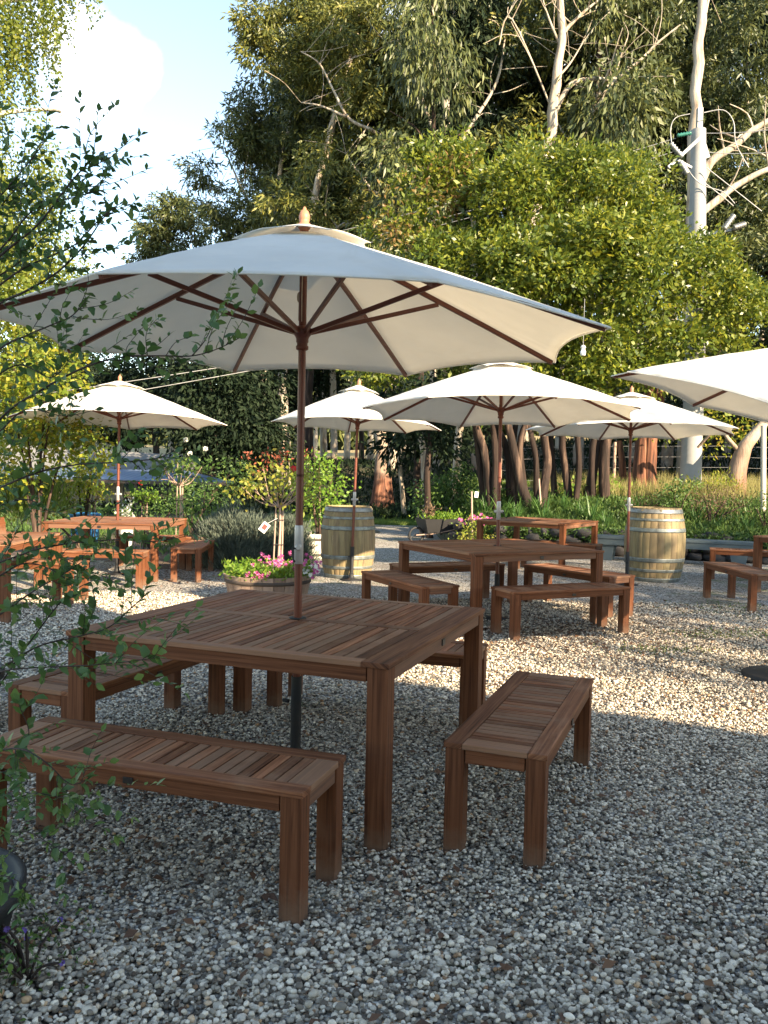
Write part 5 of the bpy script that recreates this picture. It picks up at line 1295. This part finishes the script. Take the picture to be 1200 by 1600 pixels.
# ---- standard rose in the planter
def rose_std(name, base, h, rad, label, mat=L_ROSE, n=520, flowers=(), fmat=L_RED, tip=True, leaf=.062, stem=.016, group=None, stk=True):
    root = empty(name, base); m = MB()
    limb(m, [(0, 0, -.05), (.02, 0, h*.4), (.03, .0, h*.75), (.02, 0, h)], stem, stem*.8, 9, .01)
    P = []; D = []; tips = []
    for i in range(15):
        a = i*2.4; r = rad*random.uniform(.55, 1.0); z = h+rad*random.uniform(.15, .95)
        e = (cos(a)*r, sin(a)*r*.9, z); limb(m, [(.02, 0, h-.02), (cos(a)*r*.5, sin(a)*r*.5, h+.02+.1*random.random()), e], stem*.45, stem*.15, 6, .012, 5); tips.append(e)
    m.build('stem', B_DARK if stem < .012 else W_STAKE, root)
    for e in tips:
        k = n//15; P.append(np.array(e)+rng.normal(0, rad*.24, (k, 3))*np.array([1, 1, .75])); D.append(rng.normal(0, .8, (k, 3))+np.array([0, 0, -.1]))
    P = np.concatenate(P); D = np.concatenate(D); V, F = leaf_quads(P, D, leaf*rng.uniform(.6, 1.2, len(P)), leaf*.62)
    link_mesh('foliage', np_mesh('foliage', V, F), mat, root)
    if tip:
        q = np.concatenate([np.array([e[0]*.8, e[1]*.8, h+rad*random.uniform(.9, 1.25)])+rng.normal(0, .045, (14, 3)) for e in tips[::2]]); V, F = leaf_quads(q, rng.normal(0, 1, (len(q), 3)), .045, .024); link_mesh('young_leaves', np_mesh('young_leaves', V, F), L_ROSETIP, root)
    for f in flowers:
        nn = 26; d = sphere_dirs(nn); V, F = leaf_quads(np.array(f)+d*.012, d+rng.normal(0, .4, (nn, 3)), .035, .04); link_mesh('bloom', np_mesh('bloom', V, F), fmat, root)
    if stk:
        mm = MB(); mm.tube([(.05, .02, -.05), (.055, .02, h+.04)], .010, 8); mm.tube([(-.045, -.02, -.05), (-.02, -.02, h-.02)], .009, 8); mm.build('support_stake', W_STAKE, root)
        mm = MB(); 
        for zz in (h*.45, h*.8): mm.tube([(-.05, -.03, zz), (.0, -.04, zz), (.07, 0, zz), (.02, .04, zz), (-.05, -.03, zz)], .005, 5)
        mm.build('tie', M_BLACK, root)
    tag(root, label, 'rose', group); return root
rb = at(433, 880, 9.62)
ro = rose_std('standard_rose', (rb.x, 9.62, .28),   .80, .46, 'standard rose with yellow green leaves and a red bloom growing out of the petunia planter', flowers=[tuple(at(459, 733, 9.45)-Vector((rb.x, 9.62, .28)))], n=620)
tg = at(413, 824, 9.5); m = MB(); m.box((0, 0, 0), (.085, .003, .115), 0, Matrix.Translation(tg-Vector((rb.x, 9.62, .28))) @ Matrix.Rotation(.65, 4, 'Y') @ Matrix.Rotation(.1, 4, 'Z')); o = m.build('plant_tag', M_WHITE, ro, .001)
m = MB(); m.box((0, -.0022, .004), (.05, .002, .06), 0, Matrix.Translation(tg-Vector((rb.x, 9.62, .28))) @ Matrix.Rotation(.65, 4, 'Y') @ Matrix.Rotation(.1, 4, 'Z')); m.build('tag_print', M_TAGRED, o)
m = MB(); tt_ = tg-Vector((rb.x, 9.62, .28)); m.tube([tt_+Vector((.035, 0, .045)), Vector((0, -.01, tt_.z+.10))], .0018, 5); m.build('tag_tie', M_WHITE, o)
# petunias
pr = empty('petunia_bed', (-1.30, 9.62, .27)); 
a = rng.uniform(0, 2*pi, 1500); r = .52*np.sqrt(rng.random(1500)); P = np.stack([np.cos(a)*r, np.sin(a)*r, rng.uniform(0, 1, 1500)**1.3*.15+.01], -1); V, F = leaf_quads(P, rng.normal(0, .8, (1500, 3))+np.array([0, 0, .4]), .055*rng.uniform(.6, 1.2, 1500), .034); link_mesh('foliage', np_mesh('foliage', V, F), L_BRIGHT, pr)
P = []; 
for i in range(78):
    x = rng.uniform(-.12, .60); y = rng.uniform(-.45, .35); z = rng.uniform(.10, .26) if x < .5 else rng.uniform(.04, .16)
    if rng.random() < .25: x = rng.uniform(-.2, .1); z = rng.uniform(.02, .1); y = -.45
    P.append((x, y, z))
blooms(pr, 'bloom', P, .034, L_PINK)
P = np.array([(rng.uniform(.4, .58), rng.uniform(-.4, .2), rng.uniform(.03, .15)) for _ in range(14)]); blooms(pr, 'pale_bloom', P, .032, L_WHITE)
tag(pr, 'pink and magenta petunias with light green leaves filling the near half barrel', 'flowers')

# ---- left garden: lavender, shrubs, standard roses
def spikes(name, label, c, rx, rz, n, L, W, mat, cat='shrub', up=.9, group=None, base_r=.5):
    root = empty(name, c); m = MB()
    for i in range(10):
        a = i*.63; limb(m, [(0, 0, -.03), (cos(a)*rx*.3, sin(a)*rx*.3, rz*.35), (cos(a)*rx*.7, sin(a)*rx*.7, rz*.75)], .012, .004, 5, .02, 3)
    m.build('stems', B_DARK, root)
    d = sphere_dirs(n); d[:, 2] = np.abs(d[:, 2]); rr = rng.uniform(.35, 1.0, n)[:, None]
    P = d*np.array([rx, rx, rz])*rr; D = d*.8+np.array([0, 0, up])+rng.normal(0, .38, (n, 3)); kk = np.array([mn.noise(Vector(p_)*4.5+Vector((c[0], 0, 0))) for p_ in P]); P = P*(1+.28*kk[:, None]); V, F = leaf_quads(P, D, L*rng.uniform(.6, 1.2, n), W)
    V[:, 2] = np.maximum(V[:, 2], .0)
    link_mesh('foliage', np_mesh('foliage', V, F), mat, root); tag(root, label, cat, group); return root
spikes('lavender_bush', 'large grey green lavender bush left of the standard rose', (at(372, 862, 12.9).x, 12.9, 0), .68, .92, 20000, .10, .013, L_LAV)
spikes('lavender_bush', 'grey green lavender bush partly behind the standard rose and its stake', (at(440, 860, 13.3).x, 13.3, 0), .55, .85, 13000, .10, .013, L_LAV)
spikes('lavender_bush', 'smaller silvery bush at the left foot of the large lavender', (at(345, 850, 13.6).x, 13.6, 0), .5, .75, 10000, .10, .013, L_LAV)
shrub('round_shrub', 'bright green leafy shrub in the pale tub left of the barrel', 500, 14.6, [(500, 760, 36, 0), (490, 800, 26, 0), (515, 790, 26, 0), (480, 745, 26, 0), (520, 745, 20, 0), (500, 720, 16, 0)], L_BRIGHT, leafL=.075, leafW=.045)
shrub('low_shrub', 'low dense dark green shrub behind the right bench of the left table', 315, 14.4, [(310, 795, 20, 0), (330, 790, 18, 0), (290, 800, 18, 0), (320, 770, 18, .5)], L_GREEN, leafL=.06, leafW=.03, cl_per_m2=16)
shrub('low_shrub', 'feathery bright green low plant beside the dark shrub and the lavender', 330, 13.9, [(316, 812, 14, 0), (300, 815, 13, 0)], L_BRIGHT, leafL=.08, leafW=.012, droop=-.8, cl_per_m2=20)
shrub('low_shrub', 'dark green shrub behind the middle of the left table', 240, 15.5, [(240, 806, 16, 0), (215, 804, 14, 0), (265, 800, 18, 0), (180, 806, 14, 0), (150, 808, 16, 0)], L_GREEN, leafL=.07, leafW=.03)
shrub('low_shrub', 'mixed green shrub below the blue roof, right of the white rose', 300, 18, [(300, 780, 24, 0), (335, 775, 24, 0), (270, 775, 20, 0), (360, 740, 24, 0)], L_GREEN, leafL=.09, leafW=.035)
wr = at(279, 812, 13.4); rose_std('standard_rose', (wr.x, 13.4, .0), 1.22, .38, 'tall standard rose with white blooms at the right of the far left umbrella', mat=L_GREEN, flowers=[tuple(at(297, 709, 13.2)-Vector((wr.x, 13.4, 0))), tuple(at(290, 687, 13.2)-Vector((wr.x, 13.4, 0))), tuple(at(321, 701, 13.3)-Vector((wr.x, 13.4, 0)))], fmat=L_WHITE, tip=False, n=420, leaf=.07)
wr = at(224, 812, 14.6); rose_std('standard_rose', (wr.x, 14.6, 0), .85, .22, 'small round standard rose with light green leaves just right of the left umbrella pole', mat=L_BRIGHT, flowers=[(-.02, -.1, 1.22)], tip=False, n=300, leaf=.06, stem=.011)
wr = at(143, 812, 15.0); rose_std('standard_rose', (wr.x, 15, 0), .85, .30, 'thin standard rose with yellowing leaves in front of the golden hedge', mat=L_GOLD, tip=False, n=260, leaf=.06, stem=.011)
# urn flowers
P = np.array(tuple(at(195, 806, 14.2)))+rng.normal(0, .06, (160, 3))+np.array([0, 0, .09]); b_ = at(195, 806, 14.2)
uf = empty('urn_flowers', tuple(b_)); V, F = leaf_quads(P-np.array(tuple(b_)), rng.normal(0, 1, (160, 3)), .045, .04); link_mesh('petals', np_mesh('petals', V, F), L_WHITE, uf)
P = rng.normal(0, .07, (140, 3))+np.array([0, 0, .05]); V, F = leaf_quads(P, rng.normal(0, 1, (140, 3)), .06, .03); link_mesh('leaves', np_mesh('leaves', V, F), L_GREEN, uf); tag(uf, 'white flowers growing in the small white urn', 'flowers')

# ---- right garden bed
def strap_mesh(k, n=34, L=.55, W=.022):
    rr = random.Random(k); V = []; F = []
    for i in range(n):
        a = rr.uniform(0, 6.28); l = L*rr.uniform(.6, 1.2); lean = rr.uniform(.15, .9); w = W*rr.uniform(.7, 1.2); b = (rr.uniform(-.05, .05), rr.uniform(-.05, .05)); s = (-sin(a)*w/2, cos(a)*w/2); i0 = len(V)
        for q, t in enumerate((0, .3, .6, .85, 1)):
            rad_ = l*(lean*t*t*.9+t*.12); z = l*(t-.55*lean*t*t*t); ww = (1, 1, .9, .55, .05)[q]
            V += [(b[0]+cos(a)*rad_+s[0]*ww, b[1]+sin(a)*rad_+s[1]*ww, z), (b[0]+cos(a)*rad_-s[0]*ww, b[1]+sin(a)*rad_-s[1]*ww, z)]
        for q in range(4): F.append((i0+2*q, i0+2*q+1, i0+2*q+3, i0+2*q+2))
    return np_mesh('strap_leaves', np.array(V), np.array(F), True)
straps = [strap_mesh(k) for k in range(4)]
for me in straps: me.materials.append(L_STRAP)
rr = random.Random(21)
for i in range(46):
    x = rr.uniform(1.9, 9.5); d = rr.choice([.45, .6, .9, 1.3, 1.7])+rr.uniform(-.1, .2); y = float(wall_y(x))+d
    o = bpy.data.objects.new('strap_leaf_clump', straps[i % 4]); COL.objects.link(o); s = rr.uniform(.8, 1.25)*(1.1 if x < 5 else .9)
    o.location = (x, y, gzf(x, y)-.02); o.rotation_euler = (0, 0, rr.uniform(0, 6.28)); o.scale = (s, s, s)
    zone = 'left of the middle umbrella pole' if x < 2.5 else 'behind the furthest table' if x < 3.6 else 'between the furthest table and the right hand barrel' if x < 4.6 else 'directly behind the right hand barrel' if x < 5.5 else 'right of the barrel above the plank seat' if x < 6.8 else 'in the bed at the right edge of the frame'
    tag(o, 'clump of arching strap leaves '+zone, 'plant', 'strap leaved clumps in the raised bed, '+zone)
G_L = dict(cl_per_m2=16, per=22, cr=.10)
def bed_shrub(label, lobes, mat, **kw): 
    px = lobes[0][0]; Y = kw.pop('Y'); return shrub(kw.pop('nm', 'bed_shrub'), label, px, Y, [(a, b, r, 0) for a, b, r in lobes], mat, **{**G_L, **kw})
bed_shrub('bright green leafy shrub left of the dark umbrella pole in the raised bed', [(900, 772, 20), (925, 775, 18), (950, 765, 16), (880, 780, 14), (970, 775, 16)], L_BRIGHT, Y=19.4, leafL=.12, leafW=.05)
bed_shrub('brown tinged shrub just right of the dark umbrella pole', [(1005, 790, 22), (1030, 785, 18), (990, 795, 18)], L_BROWN, Y=17.6, leafL=.05, leafW=.02)
bed_shrub('pale green shrub with small pink flowers behind the right barrel', [(1060, 780, 20), (1075, 770, 20), (1050, 765, 16), (1065, 795, 14)], L_GREEN, Y=17.2, leafL=.07, leafW=.035)
bed_shrub('wide rusty brown shrub in the raised bed at the right', [(1110, 785, 22), (1135, 782, 24), (1160, 790, 20), (1100, 775, 18)], L_BROWN, Y=16.6, leafL=.05, leafW=.018)
bed_shrub('dark green shrub at the far right end of the raised bed', [(1195, 800, 24), (1180, 790, 18), (1220, 790, 30)], L_GREEN, Y=16.0, leafL=.06, leafW=.02)
bed_shrub('feathery bright shrub in front of the pole foot', [(1105, 752, 14), (1125, 757, 16), (1085, 760, 12), (1145, 762, 12)], L_GOLD, Y=18.5, leafL=.09, leafW=.02, droop=-.6)
bed_shrub('dark leafy bush left of the tagged stake', [(690, 770, 26), (672, 790, 20), (715, 780, 22), (700, 745, 20), (730, 745, 18), (660, 765, 16)], L_GREEN, Y=20, leafL=.10, leafW=.05)
bed_shrub('dark leafy plant right of the tagged stake', [(760, 790, 18), (775, 775, 16), (750, 805, 14), (785, 795, 14)], L_GREEN, Y=19, leafL=.22, leafW=.035, droop=-.4)
bed_shrub('low orange and green succulents at the left foot of the furthest table', [(735, 835, 14), (755, 838, 14), (720, 838, 10), (770, 845, 10), (745, 822, 10)], L_ROSE, Y=17.2, leafL=.06, leafW=.035)
bed_shrub('light green leafy plant under the left corner of the furthest table', [(765, 830, 12), (752, 822, 10), (775, 820, 9)], L_BRIGHT, Y=17.6, leafL=.07, leafW=.04)
# wheelbarrow succulents
P = rng.normal(0, 1, (500, 3))*np.array([.24, .13, .05])+np.array([0, 0, .56]); c_, s_ = cos(.35), sin(.35)
wf_ = empty('succulents', (1.26, 18.3, .5), .35); V, F = leaf_quads(P-np.array([0, 0, .5]), rng.normal(0, 1, (500, 3))+np.array([0, 0, 1.0]), .07, .035); link_mesh('leaves', np_mesh('leaves', V, F), L_BRIGHT, wf_)
P = rng.normal(0, 1, (160, 3))*np.array([.06, .08, .08])+np.array([-.3, 0, .14]); V, F = leaf_quads(P, rng.normal(0, 1, (160, 3))+np.array([0, 0, 1.0]), .08, .03); link_mesh('red_leaves', np_mesh('red_leaves', V, F), L_BROWN, wf_); tag(wf_, 'green and reddish succulents heaped in the old wheelbarrow', 'plant')
# pink flowers
P = np.array(tuple(at(752, 812, 17.3)))+rng.normal(0, 1, (30, 3))*np.array([.2, .12, .04]); b_ = at(752, 812, 17.3); pf = empty('pink_flowers', (b_.x, b_.y, gzf(b_.x, b_.y)))
blooms(pf, 'bloom', P-np.array(tuple(pf.location)), .045, L_PINK)
m = MB(); 
for i in range(30): m.tube([(random.uniform(-.2, .2), random.uniform(-.1, .1), 0), (random.uniform(-.3, .3), random.uniform(-.15, .15), b_.z-pf.location.z)], .004, 4)
m.build('stems', L_GREEN, pf); tag(pf, 'small patch of pink flowers just left of the furthest table corner', 'flowers')

# ---- stuff: ground cover, grass, fallen leaves
def cover(name, label, cat, n, xr, yf, mat, L, W, up, zj=.05, mask=None):
    x = rng.uniform(*xr, n); y = yf(x, rng.random(n)); 
    if mask is not None:
        k = np.array([mn.noise(Vector((a*mask, b*mask, 5))) > -.05 for a, b in zip(x, y)]); x = x[k]; y = y[k]; n = len(x)
    z = gz(x, np.maximum(y, wall_y(x)+.3) if 'spilling' in label else y)+.01-(.25*np.clip(wall_y(x)+.05-y, 0, 1)/.2*rng.random(n) if 'spilling' in label else 0); z = np.maximum(z, .012) if cat == 'leaves' else z
    P = np.stack([x, y, z+rng.uniform(0, 1, n)*zj], -1); D = rng.normal(0, .5, (n, 3))+np.array([0, 0, up]); V, F = leaf_quads(P, D, L*rng.uniform(.5, 1.4, n), W)
    o = link_mesh(name, np_mesh(name, V, F), mat); tag(o, label, cat, kind='stuff')
cover('ground_cover', 'low leafy ground cover over the raised bed above the stone wall', 'ground cover', 60000, (1.6, 13), lambda x, t: wall_y(x)+.1+3.8*t, L_GREEN, .11, .03, .8, .14)
cover('ground_cover', 'low leaves spilling over the top edge of the stone wall', 'ground cover', 26000, (1.6, 11), lambda x, t: wall_y(x)-.14+.5*t, L_GREEN, .08, .03, -.1, .10)
cover('meadow_grass', 'yellowing long grass on the crest of the raised bed', 'grass', 26000, (4, 15), lambda x, t: wall_y(x)+3.0+4.5*t, L_STRAW, .42, .012, 2.2, .02)
cover('lawn_grass', 'short bright grass along the near edge of the lawn', 'grass', 30000, (-3.4, 5.4), lambda x, t: 24.2+t*t*8, L_GRASS, .12, .012, 2.0, .0)
cover('bank_litter', 'leaf litter and low scrub on the shaded bank under the gum trees', 'ground cover', 30000, (-22, 26), lambda x, t: 27+t*22, L_DARK, .30, .08, .7, .1)
cover('garden_cover', 'mixed low greenery across the left garden behind the tables', 'ground cover', 36000, (-14, -1.6), lambda x, t: 14.6+t*9, L_GREEN, .13, .025, 1.0, .12, 1.0)
# fallen leaves on the gravel
def fallen(n, cx, cy, sx, sy, lab):
    x = rng.normal(cx, sx, n); y = rng.normal(cy, sy, n); P = np.stack([x, y, rng.uniform(.02, .032, n)], -1); a = rng.uniform(0, 6.28, n); D = np.stack([np.cos(a), np.sin(a), rng.normal(0, .18, n)], -1)
    s = rng.uniform(.018, .055, n); S = unit(np.cross(D, np.array([0, 0, 1.0])+rng.normal(0, .3, (n, 3)))); b = P; t = P+D*s[:, None]; m_ = P+D*s[:, None]*.45+np.array([0, 0, .005]); w = (s*.28)[:, None]
    V = np.stack([b, m_+S*w, t, m_-S*w], 1).reshape(-1, 3); o = link_mesh('fallen_leaves', np_mesh('fallen_leaves', V, np.arange(n*4).reshape(n, 4)), L_FALLEN); tag(o, lab, 'leaves', kind='stuff')
fallen(650, -.9, 3.3, .8, .7, 'brown fallen leaves lying on the gravel under and around the nearest bench')
fallen(300, 1.0, 3.3, .9, 1.1, 'scattered dry leaves on the open gravel at the right foreground')
fallen(1500, 1.4, 7.8, 1.0, .7, 'orange brown fallen leaves drifted under the middle table and benches')
fallen(900, -3.2, 11.6, 1.2, .8, 'orange brown fallen leaves under the left table')
fallen(900, 2.5, 9.0, 3.0, 2.5, 'dry leaves scattered across the gravel between the tables and barrels')
# moss and weeds in the gravel
n = 5000; x = np.concatenate([rng.normal(a, s, n//5) for a, s in ((4.0, .35), (3.1, .3), (3.8, .4), (2.4, .25), (4.4, .3))]); y = np.concatenate([rng.normal(a, s, n//5) for a, s in ((9.6, .25), (8.0, .15), (8.1, .15), (7.2, .12), (7.6, .1))])
x = x[::4]; y = y[::4]
V, F = leaf_quads(np.stack([x, y, np.full(len(x), .012)], -1), rng.normal(0, .6, (len(x), 3))+np.array([0, 0, 1]), .03*rng.uniform(.5, 1.3, len(x)), .010); o = link_mesh('gravel_weeds', np_mesh('gravel_weeds', V, F), L_GRASS); tag(o, 'small patches of moss and weeds growing through the gravel at the right', 'weeds', kind='stuff')

# ---- unseen trees added out of frame to the right to dapple the far tables
def added_shade_tree(c, r, label, hole, cl=2.2):
    b = (c[0], c[1], 0); lobes = [((c[0]+dx*r, c[1]+dy*r, c[2]+dz*r), (r*.62, r*.62, r*.5)) for dx, dy, dz in ((0, 0, .3), (.6, .1, 0), (-.6, .2, .05), (.1, .6, -.05), (0, -.6, 0), (.4, -.4, -.3), (-.4, -.3, -.3), (0, .1, -.4))]
    return tree('added_shade_tree', b, label, 'tree', [([b, (c[0]+.1, c[1], c[2]*.5), (c[0], c[1]+.1, c[2])], .25, .1)], B_DARK, dict(mat=L_GREEN, lobes=lobes, leafL=.20, leafW=.11, cl_per_m2=cl, per=26, cr=.3, droop=.3, hole=hole, hs=.8))
def shade_at(gx, gy, h, r, label, hole=-.1, cl=2.2):
    t = h/math.tan(SUN_EL); added_shade_tree((gx+SUN_AZ.x*t, gy+SUN_AZ.y*t, h), r, label, hole, cl)
shade_at(3.1, 7.7, 8.6, 1.9, 'spreading unseen shade tree added outside the frame behind the right of the camera', .10, .75)
shade_at(4.8, 9.6, 8.9, 2.3, 'second unseen shade tree added outside the frame, further right of the first', .0, 1.4)
shade_at(2.6, 12.6, 8.9, 1.9, 'third unseen shade tree added outside the frame, nearest the raised bed', .06, 1.3)
shade_at(5.6, 14.6, 8.6, 2.0, 'fourth unseen shade tree added outside the frame, furthest to the right', .0, 1.5)
for i, (x, y, h) in enumerate(((16.5, 21.5, 7.5), (20.5, 26, 8.5), (24.5, 31, 8.5), (28, 36, 8.5))):  # unseen row of trees added so the far bank falls into shade
    r = 4.2; lobes = [((x+dx*r, y+dy*r, h+dz*r), (r*.6, r*.6, r*.6)) for dx, dy, dz in ((0, 0, .5), (.6, .1, 0), (-.6, .2, .05), (.1, .6, -.3), (0, -.6, 0), (.4, -.4, -.9), (-.4, .3, -.9), (0, .1, -.5))]
    tree('bank_shade_tree', (x, y, gzf(x, y)), ['first', 'second', 'third', 'last'][i]+' big unseen tree added beyond the right edge of the frame to shade the bank, counted from the yard', 'tree', [([(x, y, gzf(x, y)), (x, y, h*.5), (x, y, h)], .3, .1)], B_DARK, dict(mat=L_GUMD, lobes=lobes, leafL=.4, leafW=.18, cl_per_m2=1.6, per=36, cr=.5, droop=.5, hole=-.2, hs=.4))
